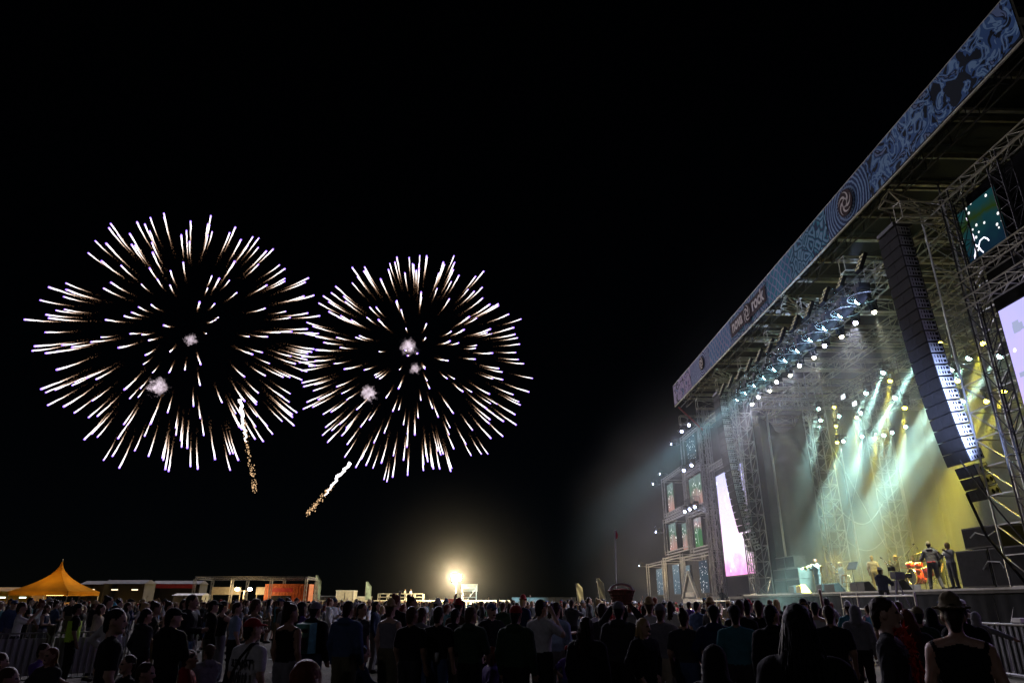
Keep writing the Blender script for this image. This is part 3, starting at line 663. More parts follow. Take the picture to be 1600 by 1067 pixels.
cube(63.6, 70.4, 0.0, 5.8, 'warmly lit bottom truss cube with a pale starry screen')
cube(70.6, 78.2, 0.0, 5.6, 'warmly lit outermost bottom truss cube')
SG = 'video tower screens'
screen(17.35, 57.0, 59.4, 12.7, 15.2, 'dark starry screen at the top of the video tower', S_stars, 0.05)
screen(17.35, 56.4, 59.8, 9.3, 11.7, 'green pink screen under the topmost starry screen', S_forest, 0.05)
screen(17.35, 65.4, 67.4, 9.9, 12.4, 'narrow green pink screen in the wide outer cube', S_forest, 0.05)
screen(17.35, 65.6, 68.0, 6.3, 8.7, 'square green pink screen above the bottom level', S_forest, 0.05)
screen(17.9, 64.0, 65.3, 6.2, 8.5, 'slim green pink screen beside a square one', S_forest, 0.05)
screen(17.35, 57.5, 59.4, 6.0, 8.3, 'green tree screen low on the video tower', S_green, 0.05)
screen(17.5, 72.6, 75.2, 2.4, 4.9, 'pale blue starry screen in the outermost cube', S_haze, 0.05)
screen(17.5, 66.2, 68.4, 2.4, 5.0, 'pale blue starry screen in the second bottom cube', S_haze, 0.05)
screen(17.9, 64.0, 65.9, 2.4, 4.8, 'narrow pale starry screen next to the triangular sign', S_haze, 0.05)
screen(17.5, 57.4, 59.6, 2.4, 4.9, 'dark starry screen behind the triangular sign', S_stars, 0.05)
# triangular sign: a roof-shaped pale outline over three pale bars
o = empty('triangular_sign', (16.7, 60.2, 1.55), 0, 'triangular house shaped sign with pale outline on the bottom level', 'sign')
MB().add([(0.05, 2.2, 0.5), (0.05, -2.2, 0.5), (0.05, 0, 2.5), (0.15, 2.2, 0.5), (0.15, -2.2, 0.5), (0.15, 0, 2.5)], [(0, 1, 2), (5, 4, 3), (0, 3, 4, 1), (1, 4, 5, 2), (2, 5, 3, 0)]).build('board', M['steel_dark'], o)
M['sign_pale'] = mat('pale sign board', (0.75, 0.68, 0.5), 0.7)
for p, q in (((0, 2.3, 0.45), (0, 0, 2.55)), ((0, -2.3, 0.45), (0, 0, 2.55))): MB().tube(p, q, 0.14, n=4).build('outline', M['sign_pale'], o)
for (z, w_) in ((0.25, 5.4), (0.75, 2.6)): MB().box((-0.02, -0.5 if z < .5 else 0, z), (0.08, w_, 0.34)).build('bar', M['sign_pale'], o)
# small moving lights on the cube corners
CUBE_AT = {61.3: 'on the outer corner of the topmost cube', 58.2: 'above the middle of the topmost cube', 55.9: 'on top of the topmost cube by the roof', 69.6: 'on the outer corner of the wide stepped cube', 66.5: 'on top of the wide stepped cube',
    58.6: 'between the starry and the green pink screen', 56.2: 'under the starry screen by the roof end', 69.9: 'on the outer corner beside the square screen', 59.4: 'above the green tree screen, outermost of three', 57.9: 'above the green tree screen, middle of three', 56.4: 'above the green tree screen, innermost of three', 78.8: 'on the outermost bottom cube'}
for (y, z) in ((61.3, 15.2), (58.2, 15.75), (55.9, 15.75), (69.6, 12.9), (66.5, 13.4), (58.6, 12.4), (56.2, 12.4), (69.9, 8.2), (59.4, 9.0), (57.9, 9.0), (56.4, 9.0), (78.8, 5.4)):
    far = y in (61.3, 69.6, 69.9, 78.8, 66.5)
    moving_head((16.75, y, z), (-20, y + 40, z + 10) if far else (5, y - 12, 4), 'cubeblue', (0.55, 0.62, 1.0), 3500 * KB if far else 1200 * KB, 'small hooded blue white light ' + CUBE_AT[y], 'lights on the video tower', 6 if far else 30, 0.9, None, True, 40)
for (y) in (58.4, 67.0, 74.0):
    moving_head((18.6, y, 0.95), (17.2, y + 0.3, 5.4), 'warm', WARM, 6500 * KB, 'warm up-light at the foot of the video tower', 'warm lamps in the bottom cubes', 120, 0.6, None, False, 14)

# ================================================================== PEOPLE: bodies grown from one distance field
SK, HA, TO, LE, SH, EY, HT = range(7)
def seg(P, a, b, r0, r1, sq=1.0):
    a = np.array(a, np.float32); b = np.array(b, np.float32)
    if sq != 1.0:
        c = (a + b) / 2; P = P.copy(); P[:, 1] = c[1] + (P[:, 1] - c[1]) / sq
    ab = b - a; t = np.clip(((P - a) @ ab) / max(ab @ ab, 1e-9), 0, 1)
    q = P - a - t[:, None] * ab; d = np.sqrt(np.einsum('ij,ij->i', q, q)) - (r0 + (r1 - r0) * t)
    return d * (sq if sq < 1 else 1.0)
def ell(P, c, r, yaw=0.0):
    r = np.array(r, np.float32); q = P - np.array(c, np.float32)
    if yaw: cy_, sy_ = math.cos(yaw), math.sin(yaw); q = np.stack([q[:, 0] * cy_ + q[:, 1] * sy_, q[:, 1] * cy_ - q[:, 0] * sy_, q[:, 2]], 1)
    q = q / r; return (np.sqrt(np.einsum('ij,ij->i', q, q)) - 1) * r.min()

def rotz(p, a, c=(0, 0)):
    x, y = p[0] - c[0], p[1] - c[1]; return (c[0] + x * math.cos(a) - y * math.sin(a), c[1] + x * math.sin(a) + y * math.cos(a), p[2])

POSES = {
 'stand':  dict(la=((-.25, -.02, 1.14), (-.24, .06, .90)), ra=((.25, -.02, 1.14), (.25, .07, .90))),
 'pocket': dict(la=((-.30, -.05, 1.16), (-.20, .05, .97)), ra=((.30, -.05, 1.16), (.20, .05, .97)), lk=(-.12, .05, .50)),
 'fold':   dict(la=((-.25, .06, 1.15), (.04, .20, 1.17)), ra=((.25, .06, 1.15), (-.04, .21, 1.14))),
 'cup':    dict(la=((-.24, -.03, 1.14), (-.24, .04, .90)), ra=((.25, .02, 1.14), (.20, .26, 1.16))),
 'phone':  dict(la=((-.25, -.02, 1.14), (-.24, .05, .90)), ra=((.33, .12, 1.26), (.15, .10, 1.58))),
 'film':   dict(la=((-.24, .20, 1.32), (-.10, .36, 1.55)), ra=((.24, .20, 1.32), (.10, .36, 1.55))),
 'raise':  dict(la=((-.25, -.02, 1.14), (-.24, .05, .90)), ra=((.30, .06, 1.62), (.28, .12, 1.92))),
 'hips':   dict(la=((-.38, -.10, 1.18), (-.19, .03, 1.02)), ra=((.24, -.02, 1.14), (.24, .06, .90)), lk=(-.14, .03, .50), lf=(-.16, -.02)),
 'carry':  dict(la=((-.33, .04, 1.52), (-.19, .04, 1.72)), ra=((.33, .04, 1.52), (.19, .04, 1.72))),
 'lean':   dict(la=((-.26, .04, 1.16), (-.28, .22, 1.0)), ra=((.42, .04, 1.30), (.68, .06, 1.20))),
 'sit':    dict(sit=1, la=((-.26, .10, .52), (-.22, .34, .42)), ra=((.26, .10, .52), (.22, .34, .42))),
 'guitar': dict(la=((-.30, .08, 1.16), (-.38, .28, 1.14)), ra=((.32, -.02, 1.16), (.10, .20, 1.02)), lk=(-.16, .06, .50), lf=(-.20, .06), rf=(.20, -.10)),
 'brass':  dict(la=((-.27, .12, 1.24), (-.09, .24, 1.42)), ra=((.27, .16, 1.22), (.07, .42, 1.36))),
 'drum':   dict(sit=2, la=((-.30, .10, 1.16), (-.22, .38, 1.08)), ra=((.30, .12, 1.2), (.26, .38, 1.24))),
 'camera': dict(la=((-.30, .12, 1.18), (-.14, .34, 1.26)), ra=((.30, .12, 1.18), (.16, .34, 1.22))),
}
def body_prims(pose, dress, hair, head_yaw=0.0, hunch=0.0):
    """dress: tee, hood, tank, shirt, jacket, hoodup; plus + 'S' for shorts. Returns (fn(P)->d, tag, blend)"""
    ps = POSES[pose]; top, shorts = dress; pr = []
    sit = ps.get('sit', 0); dz = {0: 0, 1: -.70, 2: -.42}[sit]
    def S(a, b, r0, r1, t, k=.03, sq=1.0): pr.append((lambda P: seg(P, a, b, r0, r1, sq), t, k))
    def L(c, r, t, k=.03): pr.append((lambda P: ell(P, c, r), t, k))
    Z = lambda x, y, z: (x, y + (hunch * (z - .95) if z > .95 else 0), z + (dz if not sit or True else 0))
    thick = {'tee': 0, 'tank': -.004, 'shirt': .006, 'hood': .018, 'jacket': .02, 'hoodup': .02}[top]
    # torso
    S(Z(-.075, 0, .95), Z(.075, 0, .95), .118, .118, LE, .04, .82)
    S(Z(-.06, 0, 1.02), Z(.06, 0, 1.02), .112 + thick, .112 + thick, TO, .04, .80)
    S(Z(-.07, .005, 1.17), Z(.07, .005, 1.17), .115 + thick, .115 + thick, TO, .06, .80)
    S(Z(-.105, .01, 1.32), Z(.105, .01, 1.32), .115 + thick, .115 + thick, TO, .06, .86)
    S(Z(-.165, -.005, 1.395), Z(.165, -.005, 1.395), .062 + thick, .062 + thick, TO, .05)
    for s in (-1, 1): S(Z(s * .15, -.01, 1.405), Z(s * .03, -.014, 1.462), .055 + thick * .6, .046, TO if top != 'tank' else SK, .04)
    if top in ('hood', 'jacket'): S(Z(-.07, -.075, 1.47), Z(.07, -.075, 1.47), .055, .055, TO, .03)
    S(Z(0, -.012, 1.505), Z(0, .008, 1.57), .054, .052, SK, .025)
    # legs
    for s, kk, ff in ((-1, 'lk', 'lf'), (1, 'rk', 'rf')):
        hip = Z(s * .095, 0, .92)
        if sit == 1: knee = (s * .24, .42, .34); ank = (s * .14, .40, .07) if s < 0 else (s * .10, .52, .07)
        elif sit == 2: knee = (s * .17, .42, .52); ank = (s * .18, .38, .10)
        else:
            knee = ps.get(kk, (s * .105, .025, .50)); fx = ps.get(ff, (s * .115, -.02)); ank = (fx[0], fx[1], .09)
        S(hip, knee, .105, .082 if not shorts else .095, LE, .035)
        if shorts: S(knee, ank, .060, .040, SK, .02)
        else: S(knee, ank, .078, .062, LE, .03)
        out = .03 * s
        S((ank[0], ank[1] - .04, .05), (ank[0] + out, ank[1] + .16, .042), .050, .042, SH, .015)
    # arms and hands
    for s, ak in ((-1, 'la'), (1, 'ra')):
        sh = Z(s * .20, -.005, 1.385); el, wr = ps[ak]
        if not sit: el = (el[0], el[1] + (hunch * .25), el[2]); wr = (wr[0], wr[1] + hunch * .25, wr[2])
        if sit == 2: el = (el[0], el[1], el[2] - .42); wr = (wr[0], wr[1], wr[2] - .42)
        elif sit == 1: pass
        long_ = top in ('hood', 'shirt', 'jacket', 'hoodup')
        S(sh, el, .056 + thick, .046 + thick, TO if long_ else SK, .03)
        if top == 'tee':
            m_ = tuple(sh[i] + (el[i] - sh[i]) * .66 for i in range(3)); S(sh, m_, .070, .066, TO, .02)
        if long_: S(el, wr, .048 + thick * .8, .040 + thick * .5, TO, .02)
        else: S(el, wr, .044, .030, SK, .02)
        el_, wr_ = np.array(el), np.array(wr); d = (wr_ - el_) / max(np.linalg.norm(wr_ - el_), 1e-6)
        pc = wr_ + d * .05; S(tuple(wr_), tuple(wr_ + d * .085), .030, .036, SK, .02)
        sd = np.cross(d, [0, 1, 0]) if abs(d[1]) < .8 else np.cross(d, [1, 0, 0]); sd /= max(np.linalg.norm(sd), 1e-6); bn = np.cross(d, sd)
        curl = bn * (.03 if bn[1] > 0 else -.03)
        for j, ln in enumerate((.062, .075, .07, .055)):
            b0 = wr_ + d * .085 + sd * (.027 - .018 * j); b1 = b0 + d * ln * .6 + curl * .5; b2 = b1 + d * ln * .35 + curl
            S(tuple(b0), tuple(b1), .011, .010, SK, .006); S(tuple(b1), tuple(b2), .010, .009, SK, .005)
        t0 = wr_ + d * .03 + sd * .03; t1 = t0 + d * .04 + sd * .03 + curl * .6; S(tuple(t0), tuple(t1), .014, .011, SK, .01)
    # head
    hz = dz; hy = hunch * .62
    def H(x, y, z): q = rotz((x, y, z), head_yaw, (0, 0)); return (q[0], q[1] + hy, q[2] + hz)
    def rr_(a, b_, c): return (a, b_, c)
    def L(c, r, t, k=.03): pr.append((lambda P: ell(P, c, r, head_yaw), t, k))
    L(H(0, .008, 1.662), rr_(.076, .096, .105), SK, .02)
    L(H(0, .035, 1.595), rr_(.056, .066, .072), SK, .03)
    S(H(0, .098, 1.655), H(0, .120, 1.616), .011, .018, SK, .010); S(H(-.02, .085, 1.545), H(.02, .085, 1.545), .024, .024, SK, .02); S(H(-.035, .088, 1.682), H(.035, .088, 1.682), .014, .014, SK, .012)
    for s in (-1, 1):
        L(H(s * .078, .002, 1.635), rr_(.014, .024, .034), SK, .01)
        L(H(s * .031, .092, 1.654), (.014, .014, .009), EY, .004)
    L(H(0, .098, 1.580), rr_(.024, .010, .008), EY, .003)
    if hair in ('short', 'long', 'bun', 'cap', 'hat', 'pony'):
        L(H(0, -.010, 1.684), rr_(.084, .100, .096), HA, .008)
        S(H(0, -.055, 1.62), H(0, -.062, 1.57), .062, .045, HA, .02)
    if hair in ('long',):
        S(H(0, -.05, 1.64), H(0, -.095, 1.38), .082, .070, HA, .03, .62)
        for s in (-1, 1): S(H(s * .072, -.01, 1.66), H(s * .082, .01, 1.46), .024, .020, HA, .02)
    if hair == 'pony': S(H(0, -.11, 1.68), H(0, -.13, 1.44), .035, .018, HA, .02)
    if hair == 'bun': L(H(0, -.075, 1.77), (.048, .048, .045), HA, .01)
    if hair == 'cap':
        L(H(0, -.008, 1.695), rr_(.088, .104, .085), HT, .006); S(H(-.04, .10, 1.69), H(.04, .10, 1.69), .05, .05, HT, .004) if False else L(H(0, .125, 1.690), rr_(.070, .075, .014), HT, .006)
    if hair == 'hat':
        L(H(0, 0, 1.712), (.135, .15, .018), HT, .006); S(H(0, -.005, 1.72), H(0, -.005, 1.765), .094, .078, HT, .01)
    if top == 'hoodup':
        L(H(0, -.03, 1.66), rr_(.108, .118, .135), TO, .01); S(H(0, -.05, 1.60), H(0, -.04, 1.48), .10, .12, TO, .04)
    return pr

_off = np.array([[0, 0, 0], [1, 0, 0], [0, 1, 0], [1, 1, 0], [0, 0, 1], [1, 0, 1], [0, 1, 1], [1, 1, 1]])
def grow(prims, res, wrinkle=0.004):
    """smooth union of the shapes -> one continuous surface (surface nets); returns verts, quads, material per quad"""
    lo = np.array([-.75, -.45, -.02]); hi = np.array([.95, .85, 2.12])
    # tight bounds from a coarse pass
    def field(P, tags=False):
        P = P.astype(np.float32)
        D = np.full(len(P), 9.0); best = np.full(len(P), 9.0); T = np.zeros(len(P), int)
        for fn, t, k in prims:
            d = fn(P)
            if tags: m = d < best; best[m] = d[m]; T[m] = t
            h = np.clip(.5 + .5 * (D - d) / k, 0, 1); D = D * (1 - h) + d * h - k * h * (1 - h)
        return (D, T) if tags else D
    cr = .07; ax = [np.arange(lo[i], hi[i], cr) for i in range(3)]
    G = np.stack(np.meshgrid(*ax, indexing='ij'), -1).reshape(-1, 3); m = field(G) < cr * 1.2
    lo = G[m].min(0) - .06; hi = G[m].max(0) + .06
    ax = [np.arange(lo[i], hi[i] + res, res) for i in range(3)]; n = [len(a) for a in ax]
    G = np.stack(np.meshgrid(*ax, indexing='ij'), -1).reshape(-1, 3)
    # evaluate finely only near the surface; elsewhere the coarse distance is enough
    cr2 = max(res * 2.5, .05); ax2 = [np.arange(lo[i] - cr2, hi[i] + 2 * cr2, cr2) for i in range(3)]
    G2 = np.stack(np.meshgrid(*ax2, indexing='ij'), -1); D2 = field(G2.reshape(-1, 3)).reshape(G2.shape[:3])
    J = np.rint((G - (lo - cr2)) / cr2).astype(int); D = D2[J[:, 0], J[:, 1], J[:, 2]]
    near = np.abs(D) < cr2 * 1.1 + res; D = D.copy(); D[near] = field(G[near])
    if wrinkle:
        D = D + wrinkle * (np.sin(G[:, 2] * 47 + 9 * np.sin(G[:, 0] * 13 + G[:, 1] * 9)) * np.sin(G[:, 0] * 21 + G[:, 2] * 11)) * ((G[:, 2] < 1.44) & (G[:, 2] > .1)) 
    if wrinkle and res < .021: D = D + .0035 * np.sin(G[:, 0] * 95 + 3 * np.sin(G[:, 2] * 40)) * np.sin(G[:, 2] * 70 + 2 * np.sin(G[:, 1] * 50)) * (G[:, 2] > 1.66) * (G[:, 1] < .07)
    D = D.reshape(n)
    C = np.stack([D[o[0]:n[0] - 1 + o[0], o[1]:n[1] - 1 + o[1], o[2]:n[2] - 1 + o[2]] for o in _off], -1)
    neg = C < 0; act = neg.any(-1) & ~neg.all(-1)
    idx = np.full(act.shape, -1); idx[act] = np.arange(act.sum())
    cc = C[act]; acc = np.zeros((len(cc), 3)); cnt = np.zeros(len(cc))
    for a in range(8):
        for b in range(a + 1, 8):
            if (_off[a] != _off[b]).sum() == 1:
                x = (cc[:, a] < 0) != (cc[:, b] < 0); t = np.where(x, cc[:, a] / np.where(x, cc[:, a] - cc[:, b], 1), 0)
                acc += np.where(x[:, None], _off[a] + t[:, None] * (_off[b] - _off[a]), 0); cnt += x
    V = (np.argwhere(act) + acc / cnt[:, None]) * res + lo
    Q = []
    s = D < 0
    for axis in range(3):
        o1, o2 = [i for i in range(3) if i != axis]
        sl0 = [slice(None)] * 3; sl1 = [slice(None)] * 3; sl0[axis] = slice(0, -1); sl1[axis] = slice(1, None)
        e = s[tuple(sl0)] != s[tuple(sl1)]; flip = s[tuple(sl0)]
        E_ = np.argwhere(e); fl = flip[e]
        ok = (E_[:, o1] > 0) & (E_[:, o2] > 0) & (E_[:, o1] < n[o1] - 1) & (E_[:, o2] < n[o2] - 1); E_ = E_[ok]; fl = fl[ok]
        def at_(d1, d2):
            q = E_.copy(); q[:, o1] += d1; q[:, o2] += d2; return idx[q[:, 0], q[:, 1], q[:, 2]]
        quad = np.stack([at_(-1, -1), at_(0, -1), at_(0, 0), at_(-1, 0)], 1)
        f = fl if axis != 1 else ~fl
        quad[~f] = quad[~f][:, ::-1]; Q.append(quad)
    Q = np.concatenate(Q); Q = Q[(Q >= 0).all(1)]
    ctr = V[Q].mean(1); T = field(ctr, True)[1]
    return V, Q, T

_pm = {}
def person_mesh(pose, dress, hair, yaw, res, hunch=0.0):
    k = (pose, dress, hair, yaw, res, hunch)
    if k not in _pm:
        V, Q, T = grow(body_prims(pose, dress, hair, yaw, hunch), res)
        me = bpy.data.meshes.new('person'); me.from_pydata(V.tolist(), [], Q.tolist())
        for m in PM: me.materials.append(m)
        me.polygons.foreach_set('material_index', T.astype(np.int32)); me.polygons.foreach_set('use_smooth', [True] * len(Q)); me.update()
        _pm[k] = me
    return _pm[k]
COLS = {'black': (.012, .012, .014), 'charcoal': (.04, .04, .045), 'grey': (.22, .22, .24), 'white': (.62, .62, .64), 'navy': (.02, .03, .08), 'denim blue': (.06, .10, .20), 'light blue': (.28, .38, .55),
        'dark green': (.03, .06, .035), 'red': (.35, .02, .025), 'teal': (.05, .20, .24), 'khaki': (.20, .16, .09), 'purple': (.12, .06, .30), 'brown': (.08, .045, .025), 'cyan': (.02, .42, .60), 'camouflage': (.13, .12, .07), 'beige': (.42, .36, .26), 'blond': (.45, .32, .14), 'auburn': (.16, .04, .02), 'dark brown': (.03, .018, .01), 'straw': (.48, .36, .18), 'orange': (.5, .12, .02)}
SKIN = [(.52, .32, .22), (.46, .28, .20), (.56, .36, .27), (.34, .20, .13)]
def person(x, y, face, pose='stand', dress=('tee', 0), hair='short', top='black', legs='charcoal', hairc='dark brown', hat='black', h=1.78, z=0.0, res=.026, yaw=0.0, hunch=0.0, label=None, group=None):
    me = person_mesh(pose, dress, hair, yaw, res, hunch)
    o = link('person', me, None, (x, y, z), (0, 0, face)); s = h / 1.775; o.scale = (s, s, s)
    o['skin_color'] = (*SKIN[rnd.randrange(4)], 1.0); o['hair_color'] = (*COLS[hairc], 1.0); o['top_color'] = (*COLS[top], 1.0); o['leg_color'] = (*COLS[legs], 1.0); o['hat_color'] = (*COLS[hat], 1.0)
    return tag(o, label, 'person', group)
def ground_at(px, d, hzn=940):          # a spot d metres ahead on the bearing of a picture column
    u = (px - 800) / F_PX; Fw = 1 / math.cos(TILT)
    X, Y = u * math.cos(YAW) + Fw * math.sin(YAW), -u * math.sin(YAW) + Fw * math.cos(YAW)
    return X / Y * d, d
def facing(x, y, tx=21.0, ty=35.0): return math.atan2(-(tx - x), ty - y)
# ================================================================== THE BAND
def deck_at(px, X): # a spot on the deck on the bearing of a picture column
    x, y = ground_at(px, 1.0); return X, X / x
BG = 'band members'
out = math.pi / 2                        # facing the audience (-X)
x, y = deck_at(1283, 18.4)
person(x, y, out + .3, 'brass', ('jacket', 0), 'short', 'grey', 'grey', 'auburn', h=1.8, z=DZ, label='trombonist in grey suit playing a brass trombone on stage')
tb = empty('trombone', (x - 0.2, y, DZ + 1.45), out + .3, 'long brass trombone held by the musician in a grey suit', 'trombone')
MB().lathe([(.012, -.1), (.014, .25), (.03, .45), (.06, .55), (.115, .62), (.10, .615), (.02, .5)], (-.1, 0, .02), (0, 1, -.35), 14).build('bell', M['brass'], tb, True)
MB().path([(-.02, -.1, .05), (-.02, .75, -.2), (.08, .75, -.2), (.08, -.1, .05)], .012).build('slide', M['brass'], tb)
for (px, X, a, lab) in ((1266, 18.9, .35, 'golden brass instrument leaning on a stand beside the bass cabinets'), (1274, 19.3, .15, 'golden brass instrument on the stand next to the trombonist'), (1297, 19.0, -.45, 'golden brass instrument slanting at the trombonist\'s side')):
    x, y = deck_at(px, X); o = empty('brass_instrument', (x, y, DZ), 0, lab, 'brass instrument'); o.rotation_euler = (a, 0, 0)
    MB().lathe([(.02, .35), (.02, 1.0), (.05, 1.25), (.14, 1.5), (.2, 1.55), (.18, 1.545), (.04, 1.2)], n=12).build('bell', M['brass'], o, True)
    MB().path([(0, .03, .95), (0, .16, .9), (0, .18, .45), (0, .1, .35), (0, 0, .4)], .03).build('tubing', M['brass'], o)
    for t in (0, 2.1, 4.2): MB().tube((0, 0, .4), (.3 * math.cos(t), .3 * math.sin(t), .02), .012).build('stand_leg', M['chrome'], o)
x, y = deck_at(1322, 21.0)
person(x, y, out, 'cup', ('shirt', 0), 'cap', 'light blue', 'light blue', hat='white', h=1.78, z=DZ, label='musician in pale blue shirt singing at a microphone in the smoke')
x, y = deck_at(1374, 20.0)
person(x, y, -out + .9, 'stand', ('tee', 0), 'short', 'beige', 'khaki', 'blond', h=1.8, z=DZ, label='blond musician in beige shirt standing at the keyboard')
x, y = deck_at(1469, 18.3)
person(x, y, -.6, 'guitar', ('jacket', 0), 'cap', 'grey', 'grey', hat='beige', h=1.88, z=DZ, hunch=.12, label='guitarist in grey jacket with red belt turned to the drums')
MB_ = MB(); 
o = empty('electric_guitar', (x, y, DZ + 1.05), -.6, 'dark electric guitar held by the guitarist in grey jacket', 'guitar')
MB().lathe([(.16, 0), (.19, .02), (.19, .05), (.16, .06)], (.1, .2, -.05), (0, 1, 0), 12).build('body', M['black'], o); MB().box((-.35, .24, .08), (.75, .03, .06)).build('neck', M['wood'], o)
tag(MB().path([(x + .17 * math.cos(t), y + .15 * math.sin(t), DZ + 1.06 + .01 * math.sin(3 * t)) for t in [2 * math.pi * k / 14 for k in range(15)]], .03).build('red_belt', M['red']), 'bright red belt round the guitarist\'s waist', 'belt')
x, y = deck_at(1499, 18.3)
person(x, y, out + .2, 'brass', ('shirt', 0), 'short', 'white', 'grey', 'blond', h=1.76, z=DZ, label='singer in pale shirt beside the stacked bass cabinets')
x, y = deck_at(1479, 20.2)
person(x, y, out, 'stand', ('tee', 0), 'short', 'black', 'black', 'blond', h=1.7, z=DZ, label='musician in black standing behind the guitarist')
xd, yd = deck_at(1434, 19.6)
person(xd + .9, yd + 1.2, out, 'drum', ('tee', 0), 'short', 'beige', 'black', 'brown', h=1.8, z=DZ + .25, label='drummer in beige shirt seated behind the red drum kit')
x, y = deck_at(1412, 20.8)
person(x, y, out - .4, 'brass', ('hood', 0), 'hat', 'charcoal', 'black', hat='straw', h=1.75, z=DZ, label='saxophonist in hat beside the drum kit')
# drum kit on a low riser
o = empty('drum_riser', (xd + .5, yd, DZ), 0, 'low grey drum riser under the red kit', 'riser'); MB().box((0, 0, .13), (2.6, 3.6, .22)).build('riser_top', M['steel'], o)
k = empty('drum_kit', (xd, yd, DZ + .25), 0, 'red drum kit with gold bass drum hoop and cymbals', 'drum kit')
MB().lathe([(.34, 0), (.34, .45)], (0, 0, .36), (1, 0, 0), 20).build('bass_drum', M['drum_red'], k, True)
MB().lathe([(.33, -.015), (.33, -.004)], (0, 0, .36), (1, 0, 0), 20).build('drum_head', M['black'], k)
MB().path([(-.03, .355 * math.cos(t), .36 + .355 * math.sin(t)) for t in [2 * math.pi * j / 20 for j in range(21)]], .03).build('hoop', M['brass'], k)
for (a, b_, c, r, h) in ((.2, -.35, .85, .17, .2), (.2, .3, .9, .19, .22), (.3, -.85, .55, .22, .4), (.8, .8, .6, .2, .15)):
    MB().lathe([(r, 0), (r, h)], (a, b_, c - h / 2), (-.3, 0, 1), 16).build('tom', M['drum_red'], k, True); MB().lathe([(r * .97, h + .003), (r * .97, h + .012)], (a, b_, c - h / 2), (-.3, 0, 1), 16).build('drum_head', M['skin_head'], k)
for (a, b_, c, r) in ((0, .95, 1.25, .25), (0, -.75, 1.35, .27), (.3, -1.25, 1.15, .25), (.7, 1.2, 1.0, .2)):
    cy_ = MB().lathe([(.02, .03), (.06, .02), (r, 0), (r, -.005), (.02, .01)], (a, b_, c), (-.35, .1, 1), 18).build('cymbal', M['brass'], k, True)
    MB().tube((a, b_, 0), (a, b_, c + .05), .014).build('stand', M['chrome'], cy_)
    for t in (0, 2.1, 4.2): MB().tube((a, b_, .3), (a + .3 * math.cos(t), b_ + .3 * math.sin(t), .01), .012).build('stand_leg', M['chrome'], cy_)
MB().lathe([(.16, .45), (.16, .52)], (1.0, 1.0, 0), n=14).build('stool', M['black'], k)
for (px, X, h, bx, lab) in ((1313, 18.6, 1.5, .5, 'boom microphone stand next to the smoke plume'), (1397, 18.8, 1.5, .6, 'boom microphone stand beside the cameraman'), (1432, 18.7, 1.9, -.9, 'tall boom microphone stand slanting over the drums'), (1487, 18.0, 1.6, .8, 'boom microphone stand before the singer in pale shirt'), (1452, 18.9, 1.75, .1, 'straight microphone stand beside the bass drum')):
    x, y = deck_at(px, X); o = empty('microphone_stand', (x, y, DZ), 0, lab, 'microphone stand')
    MB().tube((0, 0, 0), (0, 0, h * .8), .014).build('pole', M['chrome'], o); MB().lathe([(.16, 0), (.15, .03)], n=12).build('base', M['black'], o)
    MB().tube((0, -bx * .2, h * .75), (0, bx * .7, h), .012).build('boom', M['chrome'], o); MB().lathe([(.02, -.06), (.03, 0), (.028, .05), (.01, .07)], (0, bx * .7, h), (0, bx, .2), 8).build('microphone', M['steel_dark'], o)
# music stand and stool
x, y = deck_at(1340, 18.0); o = empty('music_stand', (x, y, DZ), .25, 'dark music stand at the front of the stage', 'music stand')
MB().tube((0, 0, 0), (0, 0, 1.05), .015).build('pole', M['black'], o); MB().box((.05, 0, 1.2), (.02, .62, .42), Matrix.Rotation(R(30), 3, 'Y')).build('desk', M['steel_dark'], o)
for t in (0, 2.1, 4.2): MB().tube((0, 0, .25), (.26 * math.cos(t), .26 * math.sin(t), .01), .012).build('leg', M['black'], o)
x, y = deck_at(1328, 17.9); o = empty('bar_stool', (x, y, DZ), .3, 'wooden bar stool at the front of the stage', 'stool')
MB().lathe([(.18, .74), (.19, .76), (.18, .79)], n=14).build('seat', M['wood'], o)
for (a, b_) in ((1, 1), (1, -1), (-1, 1), (-1, -1)): MB().tube((a * .12, b_ * .12, .75), (a * .19, b_ * .19, 0), .022).build('leg', M['wood'], o)
for z in (.25, .45):
    for a in (-1, 1): MB().tube((a * .165, -.165, z), (a * .165, .165, z), .014).build('stretcher', M['wood'], o)
# wedges along the edge
def wedge(px, X, lab, m='black', rz=0.0):
    x, y = deck_at(px, X); o = empty('stage_monitor', (x, y, DZ), rz, lab, 'monitor speaker', 'wedge monitors along the stage edge')
    MB().hexa([(-.28, -.33, 0), (.28, -.33, 0), (.28, .33, 0), (-.28, .33, 0)], [(-.26, -.33, .36), (-.02, -.33, .42), (-.02, .33, .42), (-.26, .33, .36)]).build('cabinet', M[m], o)
    MB().hexa([(.27, -.3, .03), (.285, -.3, .035), (.285, .3, .035), (.27, .3, .03)], [(0, -.3, .4), (.02, -.3, .405), (.02, .3, .405), (0, .3, .4)]).build('grille', M['grille'], o)
    return o
for px in (1247, 1291, 1304, 1311, 1346, 1358): wedge(px, 17.5, 'black wedge monitor at the stage edge among the musicians')
wedge(1413, 17.5, 'larger black wedge monitor beside the cameraman')
wedge(1258, 17.5, 'wedge monitor near the brass instruments, yellow light put into its colour', 'canvas_y_wedge_light')  # yellow stage light is put into the cabinet colour
